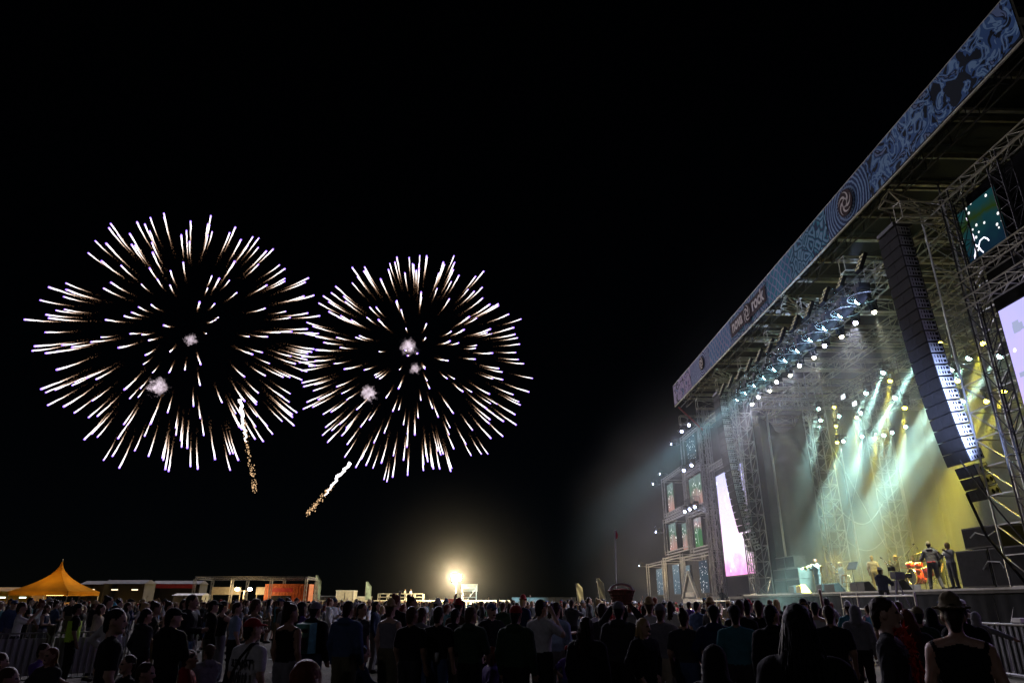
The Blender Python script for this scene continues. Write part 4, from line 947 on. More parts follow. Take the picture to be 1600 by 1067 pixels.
# guitar amps (stage right) and bass cabinet stack (near)
def stack(x, y, w_, d, hs, lab, name='amplifier_stack', grp=None, m='steel_dark'):
    o = empty(name, (x, y, DZ), 0, lab, 'loudspeaker stack', grp); z = 0
    for i, h in enumerate(hs):
        c = MB().box((0, 0, z + h / 2), (d, w_ * (1 if i < 2 or len(hs) < 3 else .66), h - .02)).build('cabinet', M[m], o)
        MB().box((-d / 2 - .012, 0, z + h / 2), (.02, w_ * (1 if i < 2 or len(hs) < 3 else .66) - .1, h - .12)).build('grille', M['grille'], c); z += h
    return o
M['amp_grey'] = mat('grey amplifier cover', (.16, .17, .16), .7)
for dy in (-.95, .95): stack(18.5, 43.6 + dy, 1.85, .8, (.8, .62), 'grey bass cabinet stack ' + ('nearer the trombonist' if dy < 0 else 'nearer the bright tower'), m='amp_grey', grp='grey bass cabinets')
for dy in (-.7, .7): stack(18.5, 43.6 + dy, 1.36, .7, (.7,), 'smaller grey cabinet on the grey bass stack ' + ('nearer the trombonist' if dy < 0 else 'nearer the bright tower'), m='amp_grey', grp='top grey cabinets').location.z = DZ + 1.43
for dy in (-.9, .92): stack(18.1, 24.6 + dy, 1.75, 1.1, (1.3,), 'big dark subwoofer cabinet ' + ('beside the near tower foot' if dy < 0 else 'next to the singer in pale shirt'), grp='near subwoofers')
stack(18.1, 24.9, 1.9, 1.0, (.75,), 'dark subwoofer lying on top of the near subwoofers').location.z = DZ + 1.32
cable([(17.5, 25.3, DZ + 1.7), (17.45, 24.9, DZ + 1.85), (17.45, 24.3, DZ + 1.68), (17.45, 23.9, DZ + 1.8)], .02, 'white cable draped over the top subwoofer', 'white', name='signal_cable')
cable([(17.5, 25.0, DZ + .6), (17.45, 24.6, DZ + .85), (17.45, 24.0, DZ + .8), (17.4, 23.8, DZ + .6)], .02, 'white cable looped across the near subwoofers', 'white', name='signal_cable')

# ================================================================== PIT: camera platforms and barrier
def platform(y0, y1, x, z, rail, lab):
    o = empty('camera_platform', (x, (y0 + y1) / 2, 0), 0, lab, 'platform'); a, b_ = (y0 - y1) / 2, (y1 - y0) / 2
    MB().box((.7, 0, z - .05), (1.4, b_ * 2, .1)).build('floor', M['deck'], o)
    for y in (a, a * .3, b_ * .5, b_):
        MB().tube((0, y, 0), (0, y, rail + .12), .035, n=8).build('post', M['alu'], o)
        MB().tube((1.4, y, 0), (1.4, y, z), .035, n=8).build('post', M['alu'], o)
    MB().tube((0, a, rail), (0, b_, rail), .04, n=8).build('rail', M['alu'], o); MB().tube((-.04, a, rail - .45), (-.04, b_, rail - .45), .03, n=8).build('rail', M['alu'], o)
    return o
platform(24.1, 29.2, 14.3, 1.1, 1.92, 'scaffold camera platform in the pit with silver rails')
platform(43.0, 50.5, 14.3, .8, 1.78, 'far camera platform with white rail before the pink screen')
x = 14.9; y = 14.9 / ground_at(1384, 1.0)[0]
person(x, y, -1.2, 'camera', ('jacket', 0), 'cap', 'navy', 'black', hat='white', h=1.85, z=1.12, label='camera operator in dark jacket and white cap on the pit platform')
o = empty('broadcast_camera', (x + .25, y - .55, 1.12), -1.2, 'broadcast camera on tripod beside the operator on the platform', 'camera')
MB().box((0, .1, 1.52), (.22, .5, .26)).build('camera_body', M['steel'], o); MB().lathe([(.07, 0), (.09, .3), (.10, .42)], (0, .35, 1.54), (0, 1, 0), 12).build('camera_lens', M['chrome'], o)
MB().box((.0, -.15, 1.75), (.16, .2, .14)).build('viewfinder', M['steel_dark'], o)
for t in (.5, 2.6, 4.7): MB().tube((0, 0, 1.4), (.42 * math.cos(t), .42 * math.sin(t), 0), .025).build('tripod_leg', M['steel'], o)
x, y = 14.9, 46.4
person(x, y, -1.2, 'camera', ('jacket', 0), 'short', 'black', 'black', h=1.75, z=.8, hunch=.1, label='crouched operator in black on the far pit platform')
for i in range(13):          # barrier sections along the front of the crowd
    yb = 15.2 + i * 1.25
    o = empty('crowd_barrier', (12.95, yb, 0), 0, ORD[i] + ' grey slatted section of the front of stage barrier, counted from the lilac screen', 'barrier', 'front of stage barrier sections')
    MB().box((.05, 0, .62), (.03, 1.2, 1.1)).build('panel', M['steel'], o); MB().tube((0, -.62, 1.2), (0, .62, 1.2), .03, n=8).build('top_rail', M['alu'], o)
    for j in range(6): MB().box((.02, -.5 + j * .2, .62), (.03, .05, 1.08)).build('slat', M['steel_dark'], o)
    for s_ in (-.55, .55): MB().tube((.06, s_, 1.15), (.95, s_, .02), .025).build('brace', M['alu'], o)
    MB().box((.45, 0, .025), (1.0, 1.2, .03)).build('foot_plate', M['alu'], o)
tag(MB().add([(13.0, 18.0, 1.24), (13.2, 18.3, 1.24), (13.15, 18.0, 1.62)], [(0, 1, 2), (2, 1, 0)]).box((13.1, 17.75, 1.3), (.3, .3, .1)).build('paper_sheet', M['white']), 'white folded paper lying on the front barrier', 'paper')

# ================================================================== THE CROWD: people one can pick out
HERO = [  # column, metres ahead, height, turn (None = to the stage), pose, dress, hair, top, legs, hair colour, hat colour, resolution, head turn, label
 (1243, 4.3, 1.71, -.5, 'stand', ('jacket', 0), 'long', 'black', 'black', 'black', 'black', .0105, 0, 'near silhouette with long dark hair in a black coat'),
 (1379, 5.9, 1.76, -2.2, 'stand', ('shirt', 0), 'short', 'charcoal', 'black', 'dark brown', 'black', .0105, 0, 'person in dark jacket with a feathery red scarf, face half lit'),
 (1484, 5.9, 1.74, -.5, 'stand', ('tank', 0), 'hat', 'black', 'black', 'dark brown', 'khaki', .0105, 0, 'person in black tank top and brown brimmed hat, bare shoulders'),
 (1110, 5.4, 1.42, -.7, 'stand', ('hoodup', 0), 'long', 'black', 'black', 'black', 'black', .018, 0, 'short person with dark hood up in front of the teal shirt'),
 (490, 3.8, 1.45, -.5, 'stand', ('tee', 0), 'short', 'black', 'black', 'auburn', 'black', .016, 0, 'auburn haired head rising at the lower edge of the crowd'),
 (400, 8.1, 1.56, -.55, 'stand', ('tee', 0), 'cap', 'white', 'black', 'black', 'red', .018, -.3, 'person in pale printed tee with shoulder strap and dark red cap'),
 (186, 7.5, 1.66, -.9, 'stand', ('tee', 0), 'short', 'black', 'charcoal', 'black', 'black', .018, -.5, 'person in black tee with bare arms, face in profile, near the left barriers'),
 (300, 14.5, 1.86, -1.45, 'cup', ('jacket', 1), 'short', 'black', 'denim blue', 'dark brown', 'black', .02, 0, 'tall bearded person in black jacket and blue denim shorts'),
 (36, 17.5, 1.72, -1.0, 'film', ('tee', 0), 'short', 'white', 'charcoal', 'dark brown', 'black', .026, 0, 'person in white tee holding a phone up behind the barriers'),
 (124, 16.9, 1.70, -.9, 'stand', ('tee', 0), 'short', 'black', 'black', 'black', 'black', .024, 0, 'steward in yellow green high visibility vest behind the barriers'),
 (178, 21, 1.72, -.6, 'stand', ('hoodup', 0), 'short', 'cyan', 'charcoal', 'black', 'black', .026, 0, 'person in bright cyan hooded jacket'),
 (232, 12.5, 1.62, -.7, 'pocket', ('hood', 0), 'short', 'charcoal', 'black', 'black', 'black', .022, 0, 'person in dark hoodie with grey hood lining among the left group'),
 (275, 9.8, 1.65, -.4, 'fold', ('hood', 0), 'cap', 'black', 'black', 'black', 'black', .022, -.6, 'person in black hoodie and dark cap beside the tall bearded person'),
 (372, 16, 1.72, -1.0, 'stand', ('tee', 0), 'short', 'light blue', 'black', 'dark brown', 'black', .024, -.3, 'person in pale lilac blue tee looking to the stage'),
 (350, 17, 1.75, -.7, 'film', ('tank', 0), 'short', 'black', 'grey', 'black', 'black', .024, 0, 'person in black tank top lifting both hands'),
 (456, 10.2, 1.70, -.6, 'stand', ('tank', 0), 'bun', 'black', 'grey', 'dark brown', 'black', .02, -.3, 'person in sleeveless black top with hair tied up in a bun'),
 (494, 12, 1.72, -.4, 'stand', ('hood', 0), 'cap', 'black', 'denim blue', 'black', 'grey', .02, 0, 'person wearing a teal square backpack'),
 (545, 11.4, 1.74, -.35, 'stand', ('hood', 1), 'short', 'denim blue', 'camouflage', 'dark brown', 'black', .018, 0, 'person in denim blue hoodie and camouflage shorts'),
 (566, 14, 1.70, -2.0, 'stand', ('tee', 0), 'short', 'black', 'denim blue', 'dark brown', 'black', .022, 0, 'person in black tee facing sideways next to the denim blue hoodie'),
 (611, 13, 1.72, -.5, 'cup', ('tank', 1), 'hat', 'grey', 'camouflage', 'brown', 'straw', .02, 0, 'person in grey vest, straw hat and camouflage shorts'),
 (645, 10.8, 1.66, -.5, 'stand', ('tee', 0), 'short', 'black', 'charcoal', 'brown', 'black', .02, -.2, 'person in black tee standing before a grey hoodie'),
 (660, 11.8, 1.64, -.5, 'stand', ('hood', 0), 'short', 'grey', 'denim blue', 'brown', 'black', .022, 0, 'person in grey hoodie half hidden by a black tee'),
 (686, 11, 1.66, -.4, 'stand', ('tee', 0), 'short', 'black', 'denim blue', 'dark brown', 'black', .02, 0, 'person in black tee with a plastic cup in the back pocket'),
 (712, 12.4, 1.62, -.5, 'pocket', ('jacket', 1), 'short', 'black', 'khaki', 'black', 'black', .022, 0, 'person in black jacket with a pale round print on the back'),
 (736, 10.8, 1.66, -.4, 'fold', ('hood', 0), 'short', 'dark green', 'black', 'brown', 'black', .02, -.4, 'person in dark green hoodie in the middle of the crowd'),
 (768, 13, 1.70, -2.6, 'hips', ('hood', 0), 'cap', 'black', 'black', 'black', 'denim blue', .022, 0, 'person in blue cap turned away from the stage'),
 (806, 10, 1.68, -.4, 'stand', ('hood', 0), 'cap', 'dark green', 'black', 'black', 'red', .02, 0, 'person in dark hoodie and bright red cap'),
 (845, 11.6, 1.76, -.75, 'phone', ('tee', 0), 'short', 'white', 'black', 'dark brown', 'black', .017, -.1, 'person in white tee holding a phone to the ear'),
 (868, 12.4, 1.72, -.5, 'stand', ('shirt', 0), 'short', 'light blue', 'grey', 'dark brown', 'black', .018, 0, 'person in light blue shirt and grey trousers beside the phone caller'),
 (886, 11.5, 1.10, -.8, 'hips', ('tee', 0), 'cap', 'purple', 'denim blue', 'black', 'red', .022, 0, 'child in purple tee with red cap'),
 (915, 8.6, 1.56, -.5, 'stand', ('jacket', 0), 'long', 'black', 'black', 'dark brown', 'black', .02, 0, 'person with long dark hair in black jacket near the basket'),
 (940, 12, 1.70, -.4, 'stand', ('tee', 0), 'short', 'charcoal', 'khaki', 'dark brown', 'black', .02, 0, 'person in charcoal tee and khaki trousers'),
 (966, 10.6, 1.73, -.4, 'stand', ('jacket', 0), 'cap', 'charcoal', 'black', 'black', 'grey', .018, 0, 'person in grey cap right beside the basket carrier'),
 (972, 11.0, 1.66, -.2, 'carry', ('jacket', 0), 'short', 'charcoal', 'black', 'black', 'black', .02, 0, 'person in charcoal carrying the reddish basket on the head'),
 (1003, 9.8, 1.52, -2.6, 'pocket', ('jacket', 0), 'long', 'black', 'black', 'blond', 'black', .017, .2, 'blond long haired person in dark jacket facing away from the stage'),
 (1030, 11, 1.70, -.4, 'stand', ('shirt', 0), 'cap', 'grey', 'beige', 'brown', 'grey', .018, 0, 'person in grey long sleeved shirt, grey cap and beige trousers'),
 (1014, 14, 1.76, -.3, 'stand', ('tee', 0), 'hat', 'white', 'beige', 'brown', 'straw', .022, 0, 'person in white tee with a wide straw hat'),
 (1066, 10.6, 1.62, -.5, 'stand', ('tee', 0), 'bun', 'charcoal', 'denim blue', 'dark brown', 'black', .02, 0, 'person in charcoal tee with hair in a bun beside the grey shirt'),
 (1113, 10.4, 1.68, -.4, 'pocket', ('jacket', 0), 'cap', 'navy', 'black', 'black', 'black', .018, 0, 'person in dark navy jacket and black cap'),
 (1146, 9.9, 1.68, -.4, 'stand', ('tee', 0), 'cap', 'teal', 'charcoal', 'black', 'black', .018, 0, 'person in teal tee and black cap, light catching one arm'),
 (1154, 12.2, 1.76, -.4, 'fold', ('tee', 0), 'short', 'black', 'black', 'brown', 'black', .022, 0, 'person in black tee just past the teal tee'),
 (1184, 12.4, 1.75, -.4, 'stand', ('tee', 0), 'short', 'black', 'black', 'brown', 'black', .022, 0, 'broad person in black tee with cropped brown hair before the stage'),
 (1203, 9.0, 1.69, -.2, 'stand', ('jacket', 0), 'short', 'black', 'black', 'black', 'black', .02, -.9, 'person wearing glasses in profile next to the long haired silhouette'),
 (1276, 15.5, 1.64, -.4, 'stand', ('tee', 0), 'cap', 'denim blue', 'black', 'black', 'black', .022, 0, 'person in blue tee beyond the long haired silhouette'),
 (1292, 10.0, 1.68, -.4, 'stand', ('tee', 0), 'short', 'black', 'black', 'dark brown', 'black', .02, 0, 'person in black tee with short dark hair between the long haired silhouette and the scarf'),
 (1264, 17.5, 1.74, -.5, 'raise', ('tee', 0), 'cap', 'black', 'black', 'black', 'charcoal', .022, 0, 'person raising one hand toward the stage'),
 (1412, 9.0, 1.64, -.4, 'stand', ('jacket', 0), 'long', 'charcoal', 'black', 'auburn', 'black', .018, 0, 'person with long reddish hair beside the red scarf'),
 (1430, 10.6, 1.66, -.4, 'stand', ('shirt', 0), 'cap', 'dark green', 'black', 'black', 'khaki', .02, 0, 'person in dark green shirt and khaki cap'),
 (1450, 12.5, 1.62, -.4, 'stand', ('hoodup', 0), 'short', 'black', 'black', 'black', 'black', .022, 0, 'person with a small black hood up near the barrier'),
 (1497, 9.5, 1.70, -.6, 'stand', ('jacket', 0), 'short', 'black', 'black', 'black', 'black', .02, 0, 'short haired person in black beyond the brimmed hat'),
 (1520, 15.2, 1.52, -1.1, 'lean', ('hoodup', 0), 'short', 'grey', 'black', 'black', 'black', .022, 0, 'person in grey hood leaning an arm on the front barrier'),
 (1333, 13.5, 1.66, -.4, 'stand', ('hoodup', 0), 'short', 'grey', 'black', 'black', 'black', .022, 0, 'person with pale grey hood up before the camera platform'),
 (572, 12.6, .98, -1.2, 'sit', ('jacket', 0), 'short', 'navy', 'denim blue', 'dark brown', 'black', .022, 0, 'person in navy jacket sitting on the grass by the camouflage shorts'),
 (738, 13.2, 1.0, .5, 'sit', ('hood', 0), 'short', 'teal', 'black', 'dark brown', 'black', .022, 0, 'person in teal hoodie sitting on the grass'),
 (768, 12.2, 1.0, 1.9, 'sit', ('hood', 0), 'long', 'purple', 'black', 'auburn', 'black', .022, 0, 'long haired person in purple sitting on the grass'),
 (218, 10.8, .98, 2.4, 'sit', ('tee', 0), 'short', 'black', 'charcoal', 'dark brown', 'black', .022, 0, 'person in black tee sitting and facing the camera side'),
 (246, 9.2, 1.0, -1.5, 'sit', ('hood', 0), 'short', 'black', 'black', 'dark brown', 'black', .022, 0, 'person in black hoodie sitting beside the black tee'),
 (98, 12.2, 1.0, 2.8, 'sit', ('hood', 0), 'long', 'charcoal', 'black', 'auburn', 'black', .022, 0, 'reddish haired person sitting in front of the barriers'),
 (85, 13.4, 1.0, -1.6, 'sit', ('tee', 0), 'short', 'purple', 'black', 'dark brown', 'black', .022, 0, 'person in purple tee sitting by the barriers'),
 (22, 11.0, 1.0, -1.0, 'sit', ('hood', 0), 'long', 'beige', 'black', 'brown', 'black', .022, 0, 'long haired person in beige hoodie sitting at the barrier\'s end'),
 (310, 11.5, 1.0, -1.3, 'sit', ('jacket', 0), 'short', 'red', 'black', 'dark brown', 'black', .022, 0, 'person in dark red jacket sitting near the tall bearded person'),
 (338, 13.0, 1.0, .8, 'sit', ('hood', 0), 'short', 'grey', 'denim blue', 'brown', 'black', .022, 0, 'person in grey hoodie sitting behind the printed tee'),
 (40, 8.6, 1.0, -1.2, 'sit', ('jacket', 0), 'short', 'charcoal', 'black', 'brown', 'black', .022, 0, 'person in charcoal jacket sitting closest to the barriers\' corner'),
]
taken = []
hero = {}
for (px, d, h, tn, pose, dress, hair, top, legs, hc, hat, res, yw, lab) in HERO:
    x, y = ground_at(px, d); a = tn if tn is not None else facing(x, y)
    hh = h / 1.0 * 1.72 if pose == 'sit' else h
    o = person(x, y, a, pose, dress, hair, top, legs, hc, hat, min(hh, 1.86), 0.0, res, yw, 0.0, lab, 'people picked out in the crowd')
    taken.append((x, y)); hero[lab] = o
# loose strands on the long haired people close by
def strands(o, n, length, seed):
    r2 = random.Random(seed); mb = MB()
    for k in range(n):
        a = r2.uniform(math.pi * .95, math.pi * 2.05); top_z = 1.60 + .16 * r2.random(); q = .088 * math.sqrt(max(.05, 1 - ((top_z - 1.66) / .115) ** 2))
        p = Vector((q * math.cos(a), -.02 + q * 1.05 * math.sin(a), top_z)); ln = length * r2.uniform(.75, 1.1); b2 = r2.gauss(0, .012)
        pts = [p]
        for j in range(1, 5):
            t = j / 4; pts.append(Vector((p.x * (1 + .25 * t) + b2 * t * 2 + r2.gauss(0, .004), p.y * (1 + .2 * t) - .03 * t + r2.gauss(0, .004), p.z - ln * t)))
        mb.path(pts, [.005, .0065, .006, .005, .001], 4)
    return mb.build('hair_strands', PM[1], o, True)
for lab, n_, ln_ in (('near silhouette with long dark hair in a black coat', 260, .34), ('person with long reddish hair beside the red scarf', 170, .36), ('blond long haired person in dark jacket facing away from the stage', 150, .36), ('person with long dark hair in black jacket near the basket', 150, .36)):
    h_ = strands(hero[lab], n_, ln_, n_); h_['hair_color'] = hero[lab]['hair_color']
# belongings
def child_of(o, name, mb, m, smooth=True): return mb.build(name, m, o, smooth)
o = hero['person in dark jacket with a feathery red scarf, face half lit']
sc_ = MB(); rr = random.Random(5)
M['scarf'] = mat('red feather scarf', (.55, .035, .015), .8, 0, .3)
for k in range(420):
    t = rr.random(); side = -1 if k % 2 else 1
    cx = side * (.03 + .075 * math.sin(min(1, t * 2.2) * 1.57)); cyy = (.02 + .10 * min(1, t * 3)) + .03; cz = 1.50 - .42 * max(0, t - .18) / .82 + (.02 if t < .18 else 0)
    p = Vector((cx, cyy, cz)); q = p + Vector((rr.gauss(0, .035), rr.gauss(.012, .022), rr.gauss(-.01, .035))); sd_ = Vector((rr.gauss(0, .012), rr.gauss(0, .012), rr.gauss(0, .012)))
    sc_.add([p - sd_, p + sd_, q], [(0, 1, 2)])
child_of(o, 'feather_scarf', sc_, M['scarf'])
o = hero['steward in yellow green high visibility vest behind the barriers']
def vest(u, v):
    a = 2 * math.pi * u; sx = .195 if v < .7 else .195; return (sx * math.cos(a) * (1.04 - .05 * v), .145 * math.sin(a), .93 + v * .45)
child_of(o, 'safety_vest', MB().grid(vest, 20, 4), M['hivis'])
o = hero['person wearing a teal square backpack']
M['pack'] = mat('teal backpack cloth', (.06, .22, .20), .8, 0, .4, 12)
b_ = child_of(o, 'backpack', MB().hexa([(-.16, -.33, 1.0), (.16, -.33, 1.0), (.17, -.12, 1.0), (-.17, -.12, 1.0)], [(-.14, -.29, 1.44), (.14, -.29, 1.44), (.15, -.12, 1.46), (-.15, -.12, 1.46)]), M['pack'], False)
MB().box((0, -.335, 1.15), (.24, .03, .18)).build('pocket', M['black'], b_); MB().box((0, -.325, 1.34), (.25, .02, .05)).build('strap', M['black'], b_)
o = hero['person in pale printed tee with shoulder strap and dark red cap']
M['print_black'] = mat('black shirt print', (.02, .02, .025), .8)
def wrap_back(me, yb):       # lay flat print onto the rounded back
    for v in me.vertices: v.co.y = yb + 1.9 * v.co.x ** 2
t_ = text('ULTANT', .115, (0, 0, 0), (R(90), 0, 0), M['print_black'], None, 'shirt_print', .85, .004, 0, .002)
for v in t_.data.vertices: x0, y0, z0 = v.co; v.co = (x0 * .85, -.158 + 1.7 * (x0 * .85) ** 2 - z0, 1.27 + y0)
t_.rotation_euler = (0, 0, 0); t_.scale = (1, 1, 1); t_.parent = o
pb = MB()
for k in range(9):
    xx = -.13 + k * .032 + rr.uniform(-.006, .006); z1_ = 1.19 - rr.uniform(0, .02); z0_ = z1_ - rr.uniform(.10, .2); wv = rr.uniform(.007, .012)
    pb.add([(xx - wv, -.158 + 1.7 * xx * xx, z0_), (xx + wv, -.158 + 1.7 * xx * xx, z0_), (xx + wv, -.158 + 1.7 * xx * xx, z1_), (xx - wv, -.158 + 1.7 * xx * xx, z1_)], [(0, 1, 2, 3)])
child_of(o, 'shirt_print', pb, M['print_black'], False)
child_of(o, 'shoulder_strap', MB().path([(-.17, -.10, 1.02), (-.08, -.155, 1.16), (.03, -.155, 1.34), (.10, -.08, 1.475), (.11, .02, 1.49)], .018), M['black'])
o = hero['person in black tee with a plastic cup in the back pocket']
M['cup'] = mat('clear plastic cup', (.5, .52, .5), .3)
child_of(o, 'plastic_cup', MB().lathe([(.03, 0), (.042, .13), (.038, .13), (.026, .01)], (.06, -.145, .98), n=12), M['cup'])
o = hero['person in black jacket with a pale round print on the back']
child_of(o, 'back_print', MB().path([(.085 * math.cos(t), -.165 + .5 * (.085 * math.cos(t)) ** 2, 1.25 + .085 * math.sin(t)) for t in [2 * math.pi * k / 16 for k in range(13)]], .012, 4), M['print_white'])
o = hero['person wearing glasses in profile next to the long haired silhouette']
M['specs'] = mat('pale spectacle frame', (.5, .5, .52), .2, .8)
gl = MB()
for s_ in (-1, 1):
    c0 = rotz((s_ * .034, .112, 1.655), -.9); gl.path([(c0[0] + .026 * math.cos(t) * math.cos(-.9), c0[1] + .026 * math.cos(t) * math.sin(-.9), c0[2] + .02 * math.sin(t)) for t in [2 * math.pi * k / 12 for k in range(13)]], .003, 4)
    a_, b2 = rotz((s_ * .06, .105, 1.66), -.9), rotz((s_ * .085, .0, 1.655), -.9); gl.tube(a_, b2, .003, n=4)
child_of(o, 'spectacles', gl, M['specs'])
for lab, side in (('person in white tee holding a phone to the ear', (.13, .13, 1.64)), ('person in white tee holding a phone up behind the barriers', (0, .42, 1.66))):
    o = hero[lab]; w_ = o.matrix_basis @ Vector(side)
    p_ = tag(MB().box((0, 0, 0), (.012, .075, .15) if side[0] else (.15, .012, .075)).build('mobile_phone', M['black'], None, False, w_, o.rotation_euler), 'black mobile phone held by the ' + ('caller in white tee' if side[0] else 'person filming behind the barriers'), 'phone')

# basket held over the heads, with a tall flag pole behind it
x, y = ground_at(972, 11.0)
o = empty('wicker_basket', (x, y, 1.675), .2, 'reddish wicker basket with arched handle carried on a head', 'basket')
prof = [(.115, 0), (.135, .05), (.165, .13), (.19, .20)]
MB().lathe([(r * .97, h) for r, h in prof] + [(.17, .2), (.1, .03)], n=20).build('basket_wall', M['wicker'], o, True)
for k in range(24):
    a = 2 * math.pi * k / 24; MB().path([((r + .004) * math.cos(a), (r + .004) * math.sin(a), h) for r, h in prof], .007, 4).build('stake', M['wood'], o)
for h in (.03, .07, .11, .15): 
    r = .125 + h * .34; MB().path([(r * math.cos(t) * 1.02, r * math.sin(t) * 1.02, h) for t in [2 * math.pi * k / 20 for k in range(21)]], .008, 4).build('weave_band', M['wicker'], o)
MB().path([(.195 * math.cos(t), .195 * math.sin(t), .205) for t in [2 * math.pi * k / 24 for k in range(25)]], .016, 6).build('rim', M['wicker'], o)
MB().path([(.185 * math.cos(t), 0, .20 + .10 * math.sin(t)) for t in [math.pi * k / 14 for k in range(15)]], .02, 6).build('handle', M['cab_side'], o)
MB().lathe([(.17, .19), (.1, .225), (.02, .235)], n=16).build('cloth_lining', M['basket_red'], o, True)
x, y = ground_at(962, 24.0)
o = empty('flag_pole', (x, y, 0), 0, 'thin tall pole with a small red flag rising from the crowd', 'flag pole')
MB().tube((0, 0, .9), (.10, 0, 4.02), .022).build('pole', M['white'], o); MB().add([(.10, 0, 4.0), (.12, 0, 4.02), (.20, .02, 3.86), (.17, .01, 3.74), (.1, 0, 3.72), (.10, .015, 4.0), (.12, .015, 4.02), (.20, .035, 3.86), (.17, .025, 3.74), (.1, .015, 3.72)], [(0, 1, 2, 3, 4), (9, 8, 7, 6, 5)]).build('flag', M['red'], o)

# random company around them, facing the stage
GAR = [(('tee', 0), 'tee'), (('hood', 0), 'hoodie'), (('jacket', 0), 'jacket'), (('tank', 1), 'tank top'), (('tee', 1), 'tee')]
HRS = [('short', 'short hair'), ('long', 'long hair'), ('cap', 'a cap'), ('short', 'short hair'), ('hat', 'a brimmed hat'), ('bun', 'a bun')]
TOPS = ['black'] * 5 + ['charcoal'] * 3 + ['white', 'light blue', 'grey', 'purple', 'khaki'] + ['navy', 'dark green', 'grey', 'white', 'denim blue', 'red', 'teal', 'brown', 'beige']
LEGS = ['black', 'charcoal', 'denim blue', 'khaki', 'camouflage', 'grey']
HC = ['dark brown', 'dark brown', 'black', 'brown', 'blond', 'auburn']; HATC = ['black', 'charcoal', 'white', 'red', 'straw', 'grey', 'denim blue']
variants = [(p, g_, h_, yw) for p in ('stand', 'pocket', 'cup', 'fold', 'hips') for g_ in range(5) for h_ in range(6) for yw in (0,)]
rnd.shuffle(variants); variants = variants[:34] + [('raise', 0, 0, 0), ('film', 0, 2, 0), ('film', 1, 0, 0)]
n_ind = 0; tries = 0
BUD = 300 - len(HERO) - 13
while n_ind < BUD and tries < 20000:
    tries += 1
    d = 11 + 27 * rnd.random() ** 0.8; px = rnd.uniform(-20, 1540); x, y = ground_at(px, d)
    if x > 12.2: continue
    if d < 14.5 and rnd.random() < .75: continue
    if px < 150 and d < 20: continue
    if min((x - a) ** 2 + (y - b2) ** 2 for a, b2 in taken) < .62 ** 2: continue
    # keep the picked-out people in front visible
    p, g_, h_, yw = rnd.choice(variants); dress, gname = GAR[g_]; hr, hname = HRS[h_]
    top = rnd.choice(TOPS); hc = rnd.choice(HC); hat = rnd.choice(HATC); legs = rnd.choice(LEGS)
    if hr in ('cap', 'hat'): hname = hname.replace('a ', hat + ' ')
    else: hname = hname.replace('a bun', hc + ' bun').replace('short hair', 'short ' + hc + ' hair').replace('long hair', 'long ' + hc + ' hair')
    lab = 'person in %s %s and %s %s, %s' % (top, gname, legs, 'shorts' if dress[1] else 'trousers', hname)
    if p == 'raise': lab += ', arm up'
    if p == 'film': lab += ', hands up'
    person(x, y, facing(x, y) + rnd.gauss(0, .35), p, dress, hr, top, legs, hc, hat, rnd.gauss(1.73, .075), 0, .03, 0, 0, lab, 'concertgoers standing in the crowd')
    taken.append((x, y)); n_ind += 1

# the far crowd that reads as one mass
def crowd_mat():
    m, n, l = nt('far crowd'); b = n['Principled BSDF']; b.inputs['Roughness'].default_value = .85
    a = n.new('ShaderNodeAttribute'); a.attribute_type = 'GEOMETRY'; a.attribute_name = 'tone'; l.new(a.outputs['Color'], b.inputs['Base Color']); return m
far_v = []
for (p, dr, hr) in (('stand', ('tee', 0), 'short'), ('pocket', ('hood', 0), 'cap'), ('cup', ('jacket', 0), 'long'), ('raise', ('tee', 0), 'short'), ('stand', ('tee', 0), 'hat')):
    far_v.append(grow(body_prims(p, dr, hr), .062, 0))
VV, QQ, CC, base = [], [], [], 0
nfar = 0
while nfar < 820:
    d = 36 + 95 * rnd.random() ** 1.15; px = rnd.uniform(-10, 1400); x, y = ground_at(px, d)
    if x > 12.4 and d < 54: continue
    if x > 15.5: continue
    V, Q, T = far_v[min(4, int(rnd.random() ** 1.3 * 5))]
    a = facing(x, y) + rnd.gauss(0, .4); s = rnd.gauss(1.73, .08) / 1.775; c_, s_ = math.cos(a) * s, math.sin(a) * s
    W = np.stack([V[:, 0] * c_ - V[:, 1] * s_ + x, V[:, 0] * s_ + V[:, 1] * c_ + y, V[:, 2] * s], 1)
    pal = np.array([SKIN[rnd.randrange(4)], COLS[rnd.choice(HC)], COLS[rnd.choice(TOPS)], COLS[rnd.choice(LEGS)], (.04, .04, .04), (.02, .02, .02), COLS[rnd.choice(HATC)]])
    VV.append(W); QQ.append(Q + base); CC.append(pal[T]); base += len(V); nfar += 1
VV = np.concatenate(VV); QQ = np.concatenate(QQ); CC = np.concatenate(CC)
me = bpy.data.meshes.new('crowd'); me.vertices.add(len(VV)); me.vertices.foreach_set('co', VV.ravel().astype(np.float32))
me.loops.add(QQ.size); me.loops.foreach_set('vertex_index', QQ.ravel().astype(np.int32)); me.polygons.add(len(QQ)); me.polygons.foreach_set('loop_start', (np.arange(len(QQ)) * 4).astype(np.int32))
me.polygons.foreach_set('use_smooth', np.ones(len(QQ), bool)); me.update(calc_edges=True); me.validate()
at_ = me.attributes.new('tone', 'FLOAT_COLOR', 'FACE'); at_.data.foreach_set('color', np.concatenate([CC, np.ones((len(CC), 1))], 1).ravel().astype(np.float32))
me.materials.append(crowd_mat()); tag(link('crowd', me), 'distant crowd filling the field before the stage', 'crowd', kind='stuff')

